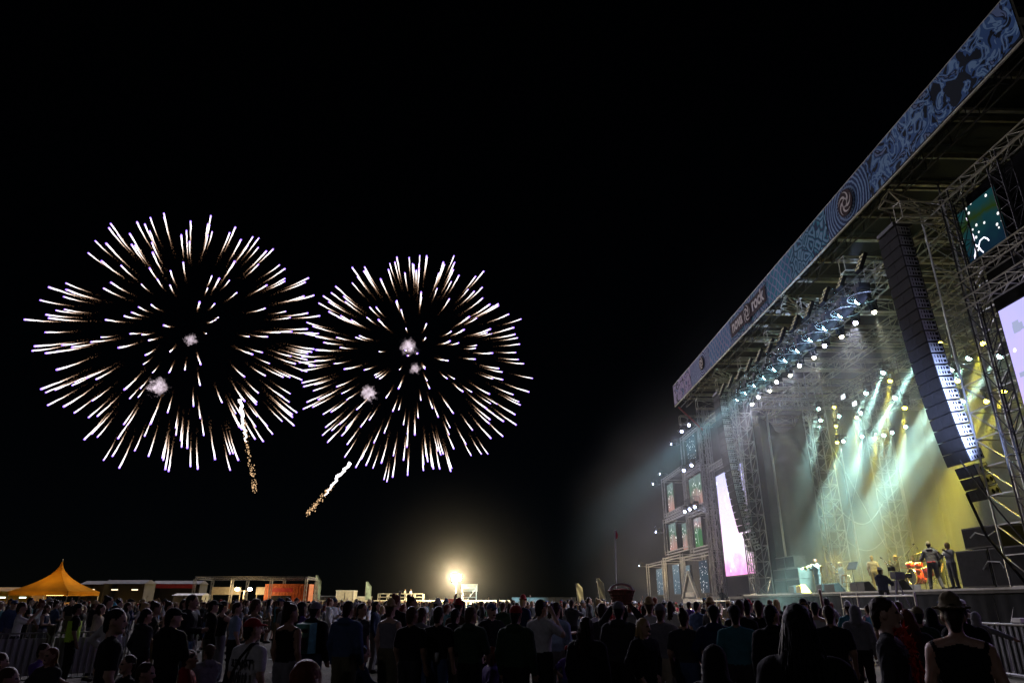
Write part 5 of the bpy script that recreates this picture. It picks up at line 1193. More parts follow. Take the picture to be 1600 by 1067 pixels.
# cups and paper left on the grass
lit = MB()
for k in range(260):
    d = 12 + 22 * rnd.random(); x, y = ground_at(rnd.uniform(0, 1300), d); a = rnd.uniform(0, 6.28); q = rnd.uniform(.035, .05)
    if k % 2: lit.lathe([(q * .7, 0), (q, .11), (q * .95, .11), (q * .6, .01)], (x, y, .05), (math.cos(a), math.sin(a), .12), 8)
    else: lit.add([(x + math.cos(a) * .1, y + math.sin(a) * .1, .012), (x - math.sin(a) * .07, y + math.cos(a) * .07, .03), (x - math.cos(a) * .1, y - math.sin(a) * .1, .014), (x + math.sin(a) * .07, y - math.cos(a) * .07, .02)], [(0, 1, 2, 3)])
tag(lit.build('litter', M['white']), 'white cups and paper scraps strewn over the trampled grass', 'litter', None, 'stuff')

# police-style barriers at the left
for k in range(4):
    p = Vector((-11.6 + k * 1.25, 15.4 + k * .95, 0)); o = empty('steel_barrier', p, math.atan2(.95, 1.25), ORD[k] + ' silver tubular barrier, counted from the far end by the sitting people', 'barrier', 'tubular barriers in a row')
    MB().path([(-.75, 0, .15), (-.75, 0, 1.0), (-.68, 0, 1.08), (.68, 0, 1.08), (.75, 0, 1.0), (.75, 0, .15), (-.75, 0, .15)], .02).build('frame', M['alu'], o)
    for j in range(11): MB().tube((-.625 + j * .125, 0, .15), (-.625 + j * .125, 0, 1.08), .01, n=5).build('bar', M['alu'], o)
    for s_ in (-.55, .55): MB().path([(s_, -.28, .01), (s_, -.2, .08), (s_, .2, .08), (s_, .28, .01)], .016).build('foot', M['alu'], o)
    if k < 3: MB().box((0, .03, .6), (1.4, .006, .75)).build('cover_sheet', M['cab_side'], o)

# ================================================================== FAR SIDE OF THE FIELD
# yellow pagoda tent, lit from inside
M['tent_glow'] = emit('tent strip light', (1.0, .62, .2), 9.0)
x0 = -52.7; o = empty('pagoda_tent', (x0, 90, 0), 0, 'pointed yellow pagoda tent glowing at the edge of the field', 'tent')
def canopy_pts(w_, n=10):
    ring = []
    for k in range(n + 1):
        t = k / n; r = w_ * (1 - t) ** 1.9 + .05; ring.append([(sx * r, sy * r, 2.9 + 3.5 * (t * .85 + .15 * t * t)) for sx, sy in ((-1, -1), (1, -1), (1, 1), (-1, 1))])
    return ring
rg = canopy_pts(3.4)
def trans_mat(name, c):
    m, n, l = nt(name); n.remove(n['Principled BSDF'])
    d_ = n.new('ShaderNodeBsdfDiffuse'); d_.inputs[0].default_value = (*c, 1); t_ = n.new('ShaderNodeBsdfTranslucent'); t_.inputs[0].default_value = (*c, 1); mx = n.new('ShaderNodeMixShader'); mx.inputs[0].default_value = .5
    nz = n.new('ShaderNodeTexNoise'); nz.inputs['Scale'].default_value = .9; tc = n.new('ShaderNodeTexCoord'); l.new(tc.outputs['Object'], nz.inputs['Vector']); mm = n.new('ShaderNodeMix'); mm.data_type = 'RGBA'; l.new(nz.outputs['Fac'], mm.inputs[0]); mm.inputs[6].default_value = (*[k * .6 for k in c], 1); mm.inputs[7].default_value = (*c, 1); l.new(mm.outputs[2], t_.inputs[0]); l.new(mm.outputs[2], d_.inputs[0])
    l.new(d_.outputs[0], mx.inputs[1]); l.new(t_.outputs[0], mx.inputs[2]); l.new(mx.outputs[0], n['Material Output'].inputs[0]); return m
M['canvas_t'] = trans_mat('lit yellow canvas', (.85, .42, .05))
for j in range(4):
    mb = MB(); q = [p for r in rg for p in (r[j], r[(j + 1) % 4])]
    mb.add(q, [(2 * k, 2 * k + 1, 2 * k + 3, 2 * k + 2) for k in range(len(rg) - 1)]); mb.build('canopy_panel', M['canvas_t'], o, True)
    a, b_ = rg[0][j], rg[0][(j + 1) % 4]; MB().add([a, b_, (*b_[:2], b_[2] - .45), (*a[:2], a[2] - .45)], [(0, 1, 2, 3)]).build('valance', M['canvas_t'], o)
    MB().tube((a[0] * .98, a[1] * .98, 0), (a[0] * .98, a[1] * .98, 2.9), .05).build('leg', M['alu'], o)
MB().tube((0, 0, 6.3), (0, 0, 6.7), .04).build('finial', M['alu'], o)
MB().box((0, 2.5, 1.1), (5.0, .5, 1.1)).build('counter', M['wood'], o)
MB().box((0, 0, 2.5), (2.0, .12, .08)).build('strip_light', M['tent_glow'], o)
ld = bpy.data.lights.new('lamp', 'POINT'); ld.energy = 260; ld.color = (1, .62, .2); ld.shadow_soft_size = .4; lo = bpy.data.objects.new('lamp', ld); col.objects.link(lo); lo.parent = o; lo.location = (0, 0, 2.35)
# market stalls along the edge
M['win'] = emit('lit stall opening', (1.0, .82, .5), 2.2); M['winc'] = emit('cool stall light', (.8, 1.0, .85), 4.0); M['winb'] = emit('bare bulb', (1.0, .8, .5), 26.0)
def stall(x0, x1, y, h, lab, m, lit=None, sign=None, pitched=.5):
    o = empty('market_stall', ((x0 + x1) / 2, y, 0), 0, lab, 'stall'); w_ = x1 - x0
    MB().box((0, 1.5, h / 2), (w_, .12, h)).build('back_wall', M[m], o)
    for s_ in (-1, 1): MB().box((s_ * w_ / 2, 0, h / 2), (.12, 3.1, h)).build('side_wall', M[m], o)
    MB().box((0, -1.4, .55), (w_ - .2, .3, 1.05)).build('counter', M['wood'], o)
    MB().hexa([(-w_ / 2 - .2, -1.9, h), (w_ / 2 + .2, -1.9, h), (w_ / 2 + .2, 1.7, h), (-w_ / 2 - .2, 1.7, h)], [(-w_ / 2 - .1, -.3, h + pitched), (w_ / 2 + .1, -.3, h + pitched), (w_ / 2 + .1, .2, h + pitched), (-w_ / 2 - .1, .2, h + pitched)]).build('roof', M[m], o)
    if sign: MB().box((0, -1.75, h - .35), (w_ * .8, .08, .6)).build('sign_board', M[sign], o)
    if lit:
        for k in range(max(1, int(w_ / 2.5))):
            MB().box((-w_ / 2 + (k + .5) * w_ / max(1, int(w_ / 2.5)), -1.2, h - .75), (.8, .1, .14)).build('lamp', M[lit], o)
    return o
stall(-68.5, -58.2, 96, 3.0, 'dim yellow stall with cool lights beside the pagoda tent', 'canvas_y_wedge_light', 'winc')
stall(-51.5, -46.2, 100, 4.0, 'grey canvas stall between pagoda tent and red signed stall', 'canvas_d', 'win')
stall(-61.0, -55.6, 112, 4.2, 'grey marquee stall behind the pagoda tent', 'canvas_d', 'win')
stall(-53.5, -46.0, 118, 4.4, 'dark stall with a red sign board', 'canvas_d', None, 'red')
stall(-45.5, -41.5, 108, 2.6, 'low stall with a bright lit front next to the red signed stall', 'cream', 'win', None, .3)
# truss cage with orange containers
cg = empty('truss_cage', (-31, 95, 0), 0, 'open truss cage around the orange bar', 'truss frame')
def stick(p, q, m='alu', name='frame_truss', k=.14):
    p, q = Vector(p), Vector(q); d, u, v = basis(q - p); L = (q - p).length; mb = MB(); n = max(2, round(L / .6)); cs = [u * k + v * k, -u * k + v * k, -u * k - v * k, u * k - v * k]
    for c in cs: mb.tube(p + c, q + c, .03, n=4)
    for i in range(n):
        for j in range(4): mb.tube(p + d * (L * i / n) + cs[j], p + d * (L * (i + 1) / n) + cs[(j + 1) % 4], .016, n=3, cap=False)
    mb.build(name, M[m], cg)
for xx in (-7.2, -2.4, 2.6, 7.1):
    for yy in (0, 6): stick((xx, yy, 0), (xx, yy, 4.5))
for yy in (0, 6): stick((-7.2, yy, 4.65), (7.1, yy, 4.65))
for xx in (-7.2, 7.1): stick((xx, .2, 4.65), (xx, 5.8, 4.65))
o = empty('orange_container', (-26.9, 98.5, 0), 0, 'orange shipping container bar at the end of the truss cage', 'container')
MB().box((0, 0, 2.0), (5.8, 2.6, 3.9)).build('container_body', M['orange'], o)
for k in range(14): MB().box((-2.7 + k * .41, -1.33, 2.0), (.16, .06, 3.7)).build('corrugation', M['orange'], o)
MB().box((-.6, -1.38, 1.9), (2.6, .06, 1.2)).build('serving_hatch', M['black'], o); MB().box((-.6, -1.36, 3.2), (2.8, .08, .5)).build('sign_board', M['red'], o)
o = empty('bar_counter', (-30.5, 94.0, 0), 0, 'long low orange bar wall before the truss cage', 'wall'); MB().box((0, 0, .75), (16.5, .3, 1.5)).build('wall_panel', M['orange'], o)
MB().box((0, 0, 1.54), (16.6, .5, .06)).build('counter_top', M['wood'], o)
for (xa, xb, lab) in ((-36.8, -33.0, 'pale lit menu board inside the truss cage'), (-33.2 + 2.2, -28.8, 'second pale menu board in the truss cage')):
    tag(MB().box(((xa + xb) / 2, 97.5, 3.1), (xb - xa, .15, .95)).tube((xa + .1, 97.6, 0), (xa + .1, 97.6, 2.7), .05).tube((xb - .1, 97.6, 0), (xb - .1, 97.6, 2.7), .05).build('menu_board', M['cream']), lab, 'board')
o = empty('work_lamp', (-31.6, 94.6, 0), 0, 'warm bright lamp post glowing inside the truss cage', 'lamp'); MB().tube((0, 0, 0), (0, 0, 3.1), .06).build('pole', M['cream'], o)
for s_ in (-.9, .7): MB().lathe([(.05, -.2), (.26, -.1), (.28, .1), (.05, .22)], (s_, 0, 3.25), n=10).build('bulb', M['winb'], o, True)
MB().box((-.1, 0, 3.05), (1.9, .1, .08)).build('crossbar', M['steel_dark'], o)
for s_ in (-.9, .7):
    ld = bpy.data.lights.new('lamp', 'POINT'); ld.energy = 420; ld.color = (1, .66, .3); ld.shadow_soft_size = .3; lo = bpy.data.objects.new('lamp', ld); col.objects.link(lo); lo.parent = o; lo.location = (s_, -.5, 3.0)
# beach flags
def beach_flag(px, d, h, lab, m, tilt=0.0):
    x, y = ground_at(px, d); o = empty('beach_flag', (x, y, 0), 0, lab, 'flag'); o.rotation_euler = (0, tilt, 0)
    MB().tube((-.55, 0, 0), (-.55, 0, h), .04).build('pole', M['alu'], o)
    MB().grid(lambda u, v: (-.52 + u * (.95 if v < .75 else .95 * (1 - (v - .75) * 2.6)), .06 * math.sin(u * 5 + v * 6), h * .36 + v * h * .64), 6, 8).build('cloth', m, o, True)
    return o
M['flag_green'] = mat('green white flag print', (.35, .45, .36), .8, 0, .6, 1.4); M['flag_pale'] = mat('pale flag cloth', (.55, .52, .36), .8, 0, .15)
beach_flag(495, 118, 5.8, 'green and white beach flag beside the orange container', M['flag_green'])
beach_flag(575, 122, 4.9, 'smaller pale green beach flag past the white container', M['flag_green'])
beach_flag(910, 118, 4.6, 'pale beach flag leaning near the basket', M['flag_pale'], R(-5)); beach_flag(945, 112, 5.2, 'taller pale beach flag right by the basket', M['flag_pale'], R(-6))
def container(px, d, w_, h, lab, m='cream', dd=3.0):
    x, y = ground_at(px, d); o = empty('white_container', (x, y, 0), 0, lab, 'container'); MB().box((0, dd / 2, h / 2 + .05), (w_, dd, h - .1)).build('container_body', M[m], o)
    MB().box((0, -.02, h / 2), (.04, .05, h * .85)).build('door_seam', M['steel_dark'], o); MB().box((0, dd / 2, h + .05), (w_ + .1, dd + .1, .12)).build('roof_edge', M['white'], o)
    for s_ in (-1, 1): MB().box((s_ * (w_ / 2 - .06), -.03, h / 2), (.1, .06, h - .1)).build('corner_post', M['white'], o)
container(538, 120, 2.9, 3.4, 'tall cream container with double doors'); container(555, 124, 4.6, 2.5, 'low cream container behind the tall one'); container(477, 122, 3.4, 2.8, 'cream container next to the orange bar')
container(512, 126, 5.2, 2.6, 'long pale container roof line', 'canvas_d')
# low fence wall lit by the floodlight
fl = [(420, 500, 'low pale site fence near the beach flags'), (500, 590, 'low pale site fence before the cream containers'), (590, 690, 'low pale site fence under the viewing deck'), (690, 800, 'low pale site fence under the floodlight')]
for a, b_, lab in fl:
    (xa, ya), (xb, yb) = ground_at(a, 116), ground_at(b_, 116); o = empty('site_fence', (xa, 116, 0), 0, lab, 'fence'); L = xb - xa; k = max(2, int(L / 2.4))
    for i in range(k):
        MB().box(((i + .5) * L / k, 0, 1.05), (L / k - .08, .05, 1.9)).build('panel', M['cream'], o); MB().tube((i * L / k, .05, 0), (i * L / k, .05, 2.05), .04).build('post', M['steel'], o)
(xa, _), (xb, _) = ground_at(800, 100), ground_at(900, 100)
o = empty('mesh_fence', (xa, 100, 0), 0, 'see-through mesh fence lit from the side near the floodlight', 'fence')
def mesh_mat():
    m, n, l = nt('mesh fence cloth'); d_ = n['Principled BSDF']; d_.inputs['Base Color'].default_value = (.4, .4, .38, 1); d_.inputs['Roughness'].default_value = .9; t_ = n.new('ShaderNodeBsdfTransparent'); mx = n.new('ShaderNodeMixShader'); mx.inputs[0].default_value = .5
    l.new(t_.outputs[0], mx.inputs[1]); l.new(d_.outputs[0], mx.inputs[2]); l.new(mx.outputs[0], n['Material Output'].inputs[0]); return m
M['mesh'] = mesh_mat(); L = xb - xa
for i in range(3):
    MB().box(((i + .5) * L / 3, 0, 1.2), (L / 3 - .06, .02, 2.1)).build('panel', M['mesh'], o); MB().path([(i * L / 3, .03, .1), (i * L / 3, .03, 2.3), ((i + 1) * L / 3 - .05, .03, 2.3), ((i + 1) * L / 3 - .05, .03, .1)], .03).build('frame', M['alu'], o)
# viewing deck with two people
(xa, ya), (xb, yb) = ground_at(590, 112), ground_at(660, 112)
o = empty('viewing_deck', ((xa + xb) / 2, 112, 0), 0, 'railed viewing deck with two people on it', 'platform'); w_ = xb - xa
MB().box((0, 1, 1.75), (w_, 2.4, .18)).build('floor', M['wood'], o)
for i in range(6):
    xx = -w_ / 2 + i * w_ / 5
    MB().tube((xx, 0, 0), (xx, 0, 2.9), .06).build('post', M['cream'], o); MB().tube((xx, 2, 0), (xx, 2, 2.9), .06).build('post', M['cream'], o)
for z in (2.88, 2.4): MB().tube((-w_ / 2, 0, z), (w_ / 2, 0, z), .06).build('rail', M['cream'], o)
MB().box((0, -.05, 1.15), (w_, .06, .95)).build('front_board', M['wood'], o)
for px, t_, l_ in ((632, 'beige', 'person in beige on the viewing deck'), (641, 'white', 'person in white on the viewing deck')):
    x, y = ground_at(px, 113); person(x, y, -2.2, 'cup', ('tee', 0), 'short', t_, 'charcoal', 'blond', h=1.7, z=1.86, res=.04, label=l_, group='people on the viewing deck')
# floodlight on a trailer mast
x, y = ground_at(712, 112)
o = empty('floodlight_mast', (x, y, 0), 0, 'dazzling floodlight on a trailer mast at the field\'s edge', 'floodlight')
MB().tube((0, 0, .4), (0, 0, 4.75), .06).build('mast', M['steel'], o); MB().box((-.1, 0, .95), (1.8, 1.1, 1.1)).build('generator', M['orange'], o)
for s_ in (-1, 1): MB().lathe([(.3, -.1), (.32, .1)], (s_ * .7, -.75, .32), (0, 1, 0), 12).build('wheel', M['black'], o)
M['flood'] = emit('floodlight glass', (1.0, .93, .72), 300.0)
for xx, zz in ((-.38, 4.95), (.38, 4.95), (-.38, 5.45), (.38, 5.45)):
    hh_ = MB().box((xx, .1, zz), (.62, .26, .4)).build('lamp_head', M['black'], o); MB().box((xx, -.07, zz), (.54, .03, .33)).build('lamp_glass', M['flood'], hh_)
ld = bpy.data.lights.new('lamp', 'POINT'); ld.energy = 26000; ld.color = (1, .82, .50); ld.shadow_soft_size = .5; lo = bpy.data.objects.new('lamp', ld); col.objects.link(lo); lo.parent = o; lo.location = (0, -.8, 5.2)
# scaffold tower beside it
x, y = ground_at(733, 111); o = empty('scaffold_tower', (x, y, 0), 0, 'pale scaffold tower beside the floodlight', 'scaffold')
for sx in (-1.05, 1.05):
    for sy in (0, 1.6): MB().tube((sx, sy, 0), (sx, sy, 4.05), .06).build('upright', M['white'], o)
for z in (1.1, 2.4, 3.7):
    for sy in (0, 1.6): MB().tube((-1.05, sy, z), (1.05, sy, z), .05).build('ledger', M['white'], o)
MB().tube((-1.05, 0, 1.05), (1.05, 0, 3.7), .045).build('brace', M['white'], o); MB().tube((1.05, 0, 1.05), (-1.05, 0, 0.1), .045).build('brace', M['white'], o)
MB().box((0, .8, 2.45), (2.1, 1.7, .08)).build('platform_board', M['wood'], o); MB().box((0, .03, 3.75), (2.5, .04, 1.05)).build('toe_panel', M['cream'], o)
x, y = ground_at(707, 110); tag(MB().box((x, y, 1.2), (2.4, 1.2, 1.9)).box((x, y - .63, 1.2), (2.0, .05, 1.5)).box((x, y, .12), (2.0, 1.0, .2)).build('road_case', M['red']), 'reddish box standing under the floodlight', 'box')

# ================================================================== FIREWORKS
def star_mat():
    m, n, l = nt('burning star'); n.remove(n['Principled BSDF'])
    tc = n.new('ShaderNodeTexCoord'); sp = n.new('ShaderNodeSeparateXYZ'); l.new(tc.outputs['Object'], sp.inputs[0])
    mr = n.new('ShaderNodeMapRange'); mr.inputs[1].default_value = -4; mr.inputs[2].default_value = 9.6; l.new(sp.outputs['Z'], mr.inputs[0])
    r = n.new('ShaderNodeValToRGB'); e = r.color_ramp.elements; e[0].position = .0; e[0].color = (.25, .09, .03, 1); e[1].position = 1; e[1].color = (.30, .16, 1.0, 1)
    for p, c in ((.3, (.8, .42, .22)), (.5, (1, .70, .52)), (.66, (1, .88, .82)), (.88, (1, .92, 1)), (.955, (.58, .42, 1))): x = e.new(p); x.color = (*c, 1)
    s2 = n.new('ShaderNodeValToRGB'); e = s2.color_ramp.elements; e[0].position = 0; e[0].color = (.02,) * 3 + (1,); e[1].position = .66; e[1].color = (1, 1, 1, 1); e[1].position = .8; x = e.new(.4); x.color = (.14,) * 3 + (1,)
    l.new(mr.outputs[0], r.inputs[0]); l.new(mr.outputs[0], s2.inputs[0])
    mu = n.new('ShaderNodeMath'); mu.operation = 'MULTIPLY'; l.new(s2.outputs[0], mu.inputs[0]); mu.inputs[1].default_value = 3.2
    em = n.new('ShaderNodeEmission'); l.new(r.outputs[0], em.inputs[0]); l.new(mu.outputs[0], em.inputs[1]); l.new(em.outputs[0], n['Material Output'].inputs[0]); m.cycles.emission_sampling = 'NONE'; return m
M['star'] = star_mat()
star_me = []
for k in range(8):
    r2 = random.Random(50 + k); mb = MB(); bend = .35 + .25 * r2.random()
    pts, rs = [], []
    for j in range(9):
        t = j / 8; z = t * 9; pts.append((bend * (1 - t) ** 2 * -1 * 1.2 + r2.gauss(0, .03), r2.gauss(0, .03), z)); rs.append(.035 + .20 * t ** .9)
    pts.append((0, 0, 9.25)); rs.append(.30); pts.append((0, 0, 9.65)); rs.append(.23)
    mb.path(pts, rs, 5)
    body = mb.mesh('star', M['star'], False); mb = MB()
    for j in range(26):    # glitter left behind
        t = r2.random(); z = 4.5 - 8.5 * t ** 1.1; c = Vector((-bend * 1.2 * (1 - z / 9) ** 2 + r2.gauss(0, .10 + .1 * t), r2.gauss(0, .10 + .1 * t), z)); q = r2.uniform(.05, .11)
        mb.add([c + Vector(v) * q for v in ((1, 0, 0), (-1, 0, 0), (0, 1, 0), (0, -1, 0), (0, 0, 1.6), (0, 0, -1.6))], [(0, 2, 4), (2, 1, 4), (1, 3, 4), (3, 0, 4), (2, 0, 5), (1, 2, 5), (3, 1, 5), (0, 3, 5)])
    star_me.append((body, mb.mesh('glitter', M['star'], False)))
def firework(c, rad, n, seed, label, power):
    r2 = random.Random(seed); o = empty('firework', (c[0], c[1], c[2]), 0, label, 'firework', 'white peony fireworks')
    ga = math.pi * (3 - 5 ** .5)
    for k in range(n):
        z = 1 - 2 * (k + .5) / n; z = max(-1, min(1, z + r2.gauss(0, .05))); a = k * ga + r2.gauss(0, .16); q = math.sqrt(max(0, 1 - z * z))
        d = Vector((q * math.cos(a), q * math.sin(a), z)).normalized()
        R_ = rad * min(1.05, max(.74, r2.gauss(.97, .045))); s = r2.uniform(.72, 1.12) * rad / 44
        p = d * R_ + Vector((0, 0, -2.0)); d2 = (d + Vector((0, 0, -.05))).normalized()
        zx = d2; xx = (Vector((0, 0, -1)) - d2 * (-d2.z)); xx = xx.normalized() if xx.length > 1e-3 else Vector((1, 0, 0)); yy = zx.cross(xx)
        Mx = Matrix((xx, yy, zx)).transposed().to_4x4(); Mx.translation = p - zx * 9 * s
        sm = star_me[r2.randrange(8)]; s_o = link('star', sm[0], o); s_o.matrix_local = Mx @ Matrix.Scale(s, 4); link('glitter', sm[1], s_o)['kind'] = 'stuff'
    for d in ((1, 0, 0), (-1, 0, 0), (0, 1, 0), (0, -1, 0), (0, 0, 1), (0, 0, -1)):
        ld = bpy.data.lights.new('burst_light', 'POINT'); ld.energy = power / 6; ld.color = (.86, .80, 1.0); ld.shadow_soft_size = 3; lo = bpy.data.objects.new('burst_light', ld); col.objects.link(lo); lo.parent = o; lo.location = Vector(d) * rad * 1.02
    return o
firework((-103.2, 220, 86.0), 43.3, 215, 11, 'larger white firework burst with violet tips above the pagoda tent', 440000)
firework((-26.6, 220, 78.8), 38.4, 225, 23, 'smaller white firework burst above the site fence', 380000)
# two comets trailing sparks
M['comet'] = emit('comet fire', (1.0, .93, .95), 4.5); M['spark'] = emit('golden spark', (1.0, .62, .32), 1.2)
def comet(a, b_, tail, label, seed):
    r2 = random.Random(seed); a, b_, tail = Vector(a), Vector(b_), Vector(tail); o = empty('comet', a, 0, label, 'firework', 'rising firework comets')
    n = 22; pts = [(b_ - a) * (k / n) + Vector((r2.gauss(0, .30), 0, r2.gauss(0, .2))) for k in range(n + 1)]
    MB().path(pts, [(.45 * (1 - k / n) ** .6 + .10) * r2.uniform(.7, 1.15) for k in range(n + 1)], 5).build('fire_trail', M['comet'], o, True)
    mb = MB()
    for k in range(150):
        t = r2.random() ** .8; c = (b_ - a) * .55 + (tail - a - (b_ - a) * .55) * t + Vector((r2.gauss(0, .28 + .1 * t), r2.gauss(0, .3), r2.gauss(0, .3))); q = r2.uniform(.06, .17)
        mb.add([c + Vector(v) * q for v in ((1, 0, 0), (-1, 0, 0), (0, 1, 0), (0, -1, 0), (0, 0, 1.3), (0, 0, -1.3))], [(0, 2, 4), (2, 1, 4), (1, 3, 4), (3, 0, 4), (2, 0, 5), (1, 2, 5), (3, 1, 5), (0, 3, 5)])
    mb.build('spark_trail', M['spark'], o)
comet((-75.5, 200, 58.2), (-71.9, 200, 45.5), (-67.4, 200, 31.0), 'white comet streak sinking below the larger burst', 4)
comet((-41.3, 200, 39.4), (-47.5, 200, 30.2), (-52.0, 200, 24.8), 'white comet streak curving under the smaller burst', 9)
# smoke puffs of the bursting charges
def smoke_mat(name, dens, c):
    m, n, l = nt(name); n.remove(n['Principled BSDF']); v = n.new('ShaderNodeVolumePrincipled'); v.inputs['Color'].default_value = (*c, 1)
    tc = n.new('ShaderNodeTexCoord'); nz = n.new('ShaderNodeTexNoise'); nz.inputs['Scale'].default_value = .5; nz.inputs['Detail'].default_value = 3; l.new(tc.outputs['Object'], nz.inputs['Vector'])
    mr = n.new('ShaderNodeMapRange'); mr.inputs[1].default_value = .4; mr.inputs[2].default_value = .7; mr.inputs[3].default_value = 0; mr.inputs[4].default_value = dens; l.new(nz.outputs['Fac'], mr.inputs[0]); l.new(mr.outputs[0], v.inputs['Density']); l.new(v.outputs[0], n['Material Output'].inputs['Volume']); return m
def puff_mat(seed, dens=.2):
    m, n, l = nt('smoke puff'); n.remove(n['Principled BSDF']); v = n.new('ShaderNodeVolumeScatter'); v.inputs['Color'].default_value = (.85, .72, .65, 1)
    tc = n.new('ShaderNodeTexCoord'); mp = n.new('ShaderNodeMapping'); mp.inputs['Location'].default_value = (seed * 5.3, 0, 0); l.new(tc.outputs['Object'], mp.inputs[0])
    nz = n.new('ShaderNodeTexNoise'); nz.inputs['Scale'].default_value = .75; nz.inputs['Detail'].default_value = 4; l.new(mp.outputs[0], nz.inputs['Vector'])
    ln = n.new('ShaderNodeVectorMath'); ln.operation = 'LENGTH'; l.new(tc.outputs['Object'], ln.inputs[0])
    a = n.new('ShaderNodeMath'); a.operation = 'MULTIPLY_ADD'; l.new(ln.outputs['Value'], a.inputs[0]); a.inputs[1].default_value = -.13; l.new(nz.outputs['Fac'], a.inputs[2])
    mr = n.new('ShaderNodeMapRange'); mr.inputs[1].default_value = .2; mr.inputs[2].default_value = .34; mr.inputs[3].default_value = 0; mr.inputs[4].default_value = dens; l.new(a.outputs[0], mr.inputs[0])
    l.new(mr.outputs[0], v.inputs['Density']); l.new(v.outputs[0], n['Material Output'].inputs['Volume']); return m
def puff(p, r, label, seed, dens=.2):
    mb = MB(); mb.grid(lambda u, v: (4 * math.cos(u * 2 * math.pi) * math.sin(v * math.pi), 4 * math.sin(u * 2 * math.pi) * math.sin(v * math.pi), -4 * math.cos(v * math.pi)), 14, 8)
    o = mb.build('smoke_puff', puff_mat(seed, dens), None, False, p); o.scale = (r / 2,) * 3; tag(o, label, 'smoke', None, 'stuff')
for (p, r, lab, sd) in (((-102, 219, 84.5), 1.5, 'small pale smoke puff at the heart of the larger burst', 1), ((-107.5, 214, 66.5), 2.2, 'pale smoke puff low in the larger burst', 2), ((-28.5, 219, 83.0), 2.0, 'pale smoke puff high in the smaller burst', 3), ((-26.0, 219, 75.0), 1.4, 'tiny smoke puff at the heart of the smaller burst', 4), ((-40.0, 215, 65.0), 1.9, 'pale smoke puff at the edge of the smaller burst', 5)): puff(p, r, lab, sd)

# ================================================================== SMOKE AND AIR
px_, py_ = deck_at(1331, 21.2); puff((px_, py_, 3.6), 1.25, 'white smoke plume rising among the musicians', 8, .10)
def fog_mat():
    """stage smoke: dense under the roof, a thin veil drifting out over the far crowd"""
    m, n, l = nt('stage smoke'); n.remove(n['Principled BSDF']); v = n.new('ShaderNodeVolumeScatter'); v.inputs['Color'].default_value = (.92, .95, .93, 1); v.inputs['Anisotropy'].default_value = .25
    tc = n.new('ShaderNodeTexCoord'); sp = n.new('ShaderNodeSeparateXYZ'); l.new(tc.outputs['Object'], sp.inputs[0])
    def op(a, b, o='MULTIPLY'):
        x = n.new('ShaderNodeMath'); x.operation = o
        for k, q in ((0, a), (1, b)):
            if isinstance(q, float): x.inputs[k].default_value = q
            else: l.new(q, x.inputs[k])
        return x.outputs[0]
    def ramp(i, a, b, va=0.0, vb=1.0):
        mr = n.new('ShaderNodeMapRange'); mr.interpolation_type = 'SMOOTHSTEP'
        flip = a > b; a_, b_ = (b, a) if flip else (a, b); p, q = (vb, va) if flip else (va, vb)
        mr.inputs[1].default_value = a_; mr.inputs[2].default_value = b_; mr.inputs[3].default_value = p; mr.inputs[4].default_value = q; l.new(sp.outputs[i], mr.inputs[0]); return mr.outputs[0]
    def prod(*q):
        c = q[0]
        for k in q[1:]: c = op(c, k)
        return c
    nz = n.new('ShaderNodeTexNoise'); nz.inputs['Scale'].default_value = .17; nz.inputs['Detail'].default_value = 2; l.new(tc.outputs['Object'], nz.inputs['Vector'])
    mr = n.new('ShaderNodeMapRange'); mr.inputs[1].default_value = .32; mr.inputs[2].default_value = .68; mr.inputs[3].default_value = .45; mr.inputs[4].default_value = 1.6; l.new(nz.outputs['Fac'], mr.inputs[0])
    inside = prod(ramp(0, 18.0, 20.2), ramp(1, 22.4, 24.5), ramp(1, 47.3, 46.0), ramp(2, 16.0, 14.0), .030)
    outer = prod(ramp(0, 7.0, 17.0), ramp(0, 18.5, 16.5), ramp(1, 25.0, 52.0, .45, 1.0), ramp(1, 95.0, 50.0), ramp(2, 16.0, 13.0), .007)
    l.new(op(op(inside, outer, 'ADD'), mr.outputs[0]), v.inputs['Density']); l.new(v.outputs[0], n['Material Output'].inputs['Volume'])
    return m
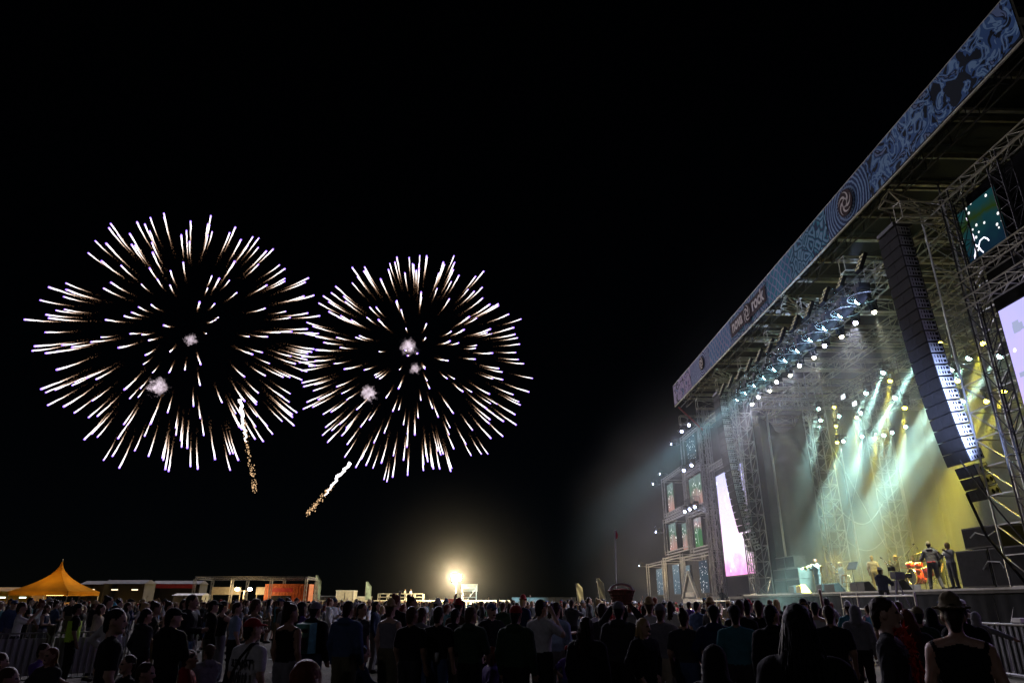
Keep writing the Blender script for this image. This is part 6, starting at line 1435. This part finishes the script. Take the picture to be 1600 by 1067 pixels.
def fog(lo, hi, name, label, m):
    c = [(a + b) / 2 for a, b in zip(lo, hi)]; o = MB().box(c, [b - a for a, b in zip(lo, hi)]).build(name, m); tag(o, label, 'smoke', None, 'stuff'); return o
fog((7.0, 22.4, .4), (30.9, 95.0, 16.0), 'stage_smoke', 'drifting smoke lit by the beams on and before the stage', fog_mat())
fx, fy = ground_at(712, 112)
def lamp_glow_mat():  # added scattering volume that imitates the floodlight's halo
    m, n, l = nt('lamp glow air'); n.remove(n['Principled BSDF']); v = n.new('ShaderNodeVolumeScatter'); v.inputs['Color'].default_value = (1, .97, .9, 1)
    tc = n.new('ShaderNodeTexCoord'); ln = n.new('ShaderNodeVectorMath'); ln.operation = 'LENGTH'; l.new(tc.outputs['Object'], ln.inputs[0])
    mr = n.new('ShaderNodeMapRange'); mr.interpolation_type = 'SMOOTHSTEP'; mr.inputs[1].default_value = 2; mr.inputs[2].default_value = 22; mr.inputs[3].default_value = .008; mr.inputs[4].default_value = 0; l.new(ln.outputs['Value'], mr.inputs[0])
    q = n.new('ShaderNodeMath'); q.operation = 'MULTIPLY_ADD'; l.new(ln.outputs['Value'], q.inputs[0]); l.new(ln.outputs['Value'], q.inputs[1]); q.inputs[2].default_value = 9.0
    k = n.new('ShaderNodeMath'); k.operation = 'DIVIDE'; k.inputs[0].default_value = 9.0; l.new(q.outputs[0], k.inputs[1]); z = n.new('ShaderNodeMath'); z.operation = 'MULTIPLY'; l.new(k.outputs[0], z.inputs[0]); l.new(mr.outputs[0], z.inputs[1]); mr = z
    l.new(mr.outputs[0], v.inputs['Density']); l.new(v.outputs[0], n['Material Output'].inputs['Volume']); return m
mb = MB(); mb.grid(lambda u, v: (22 * math.cos(u * 2 * math.pi) * math.sin(v * math.pi), 22 * math.sin(u * 2 * math.pi) * math.sin(v * math.pi), max(-5.1, -22 * math.cos(v * math.pi))), 24, 12)
tag(mb.build('lamp_glow', lamp_glow_mat(), None, False, (fx, fy, 5.2)), 'added air volume making the glow round the floodlight', 'smoke', None, 'stuff')
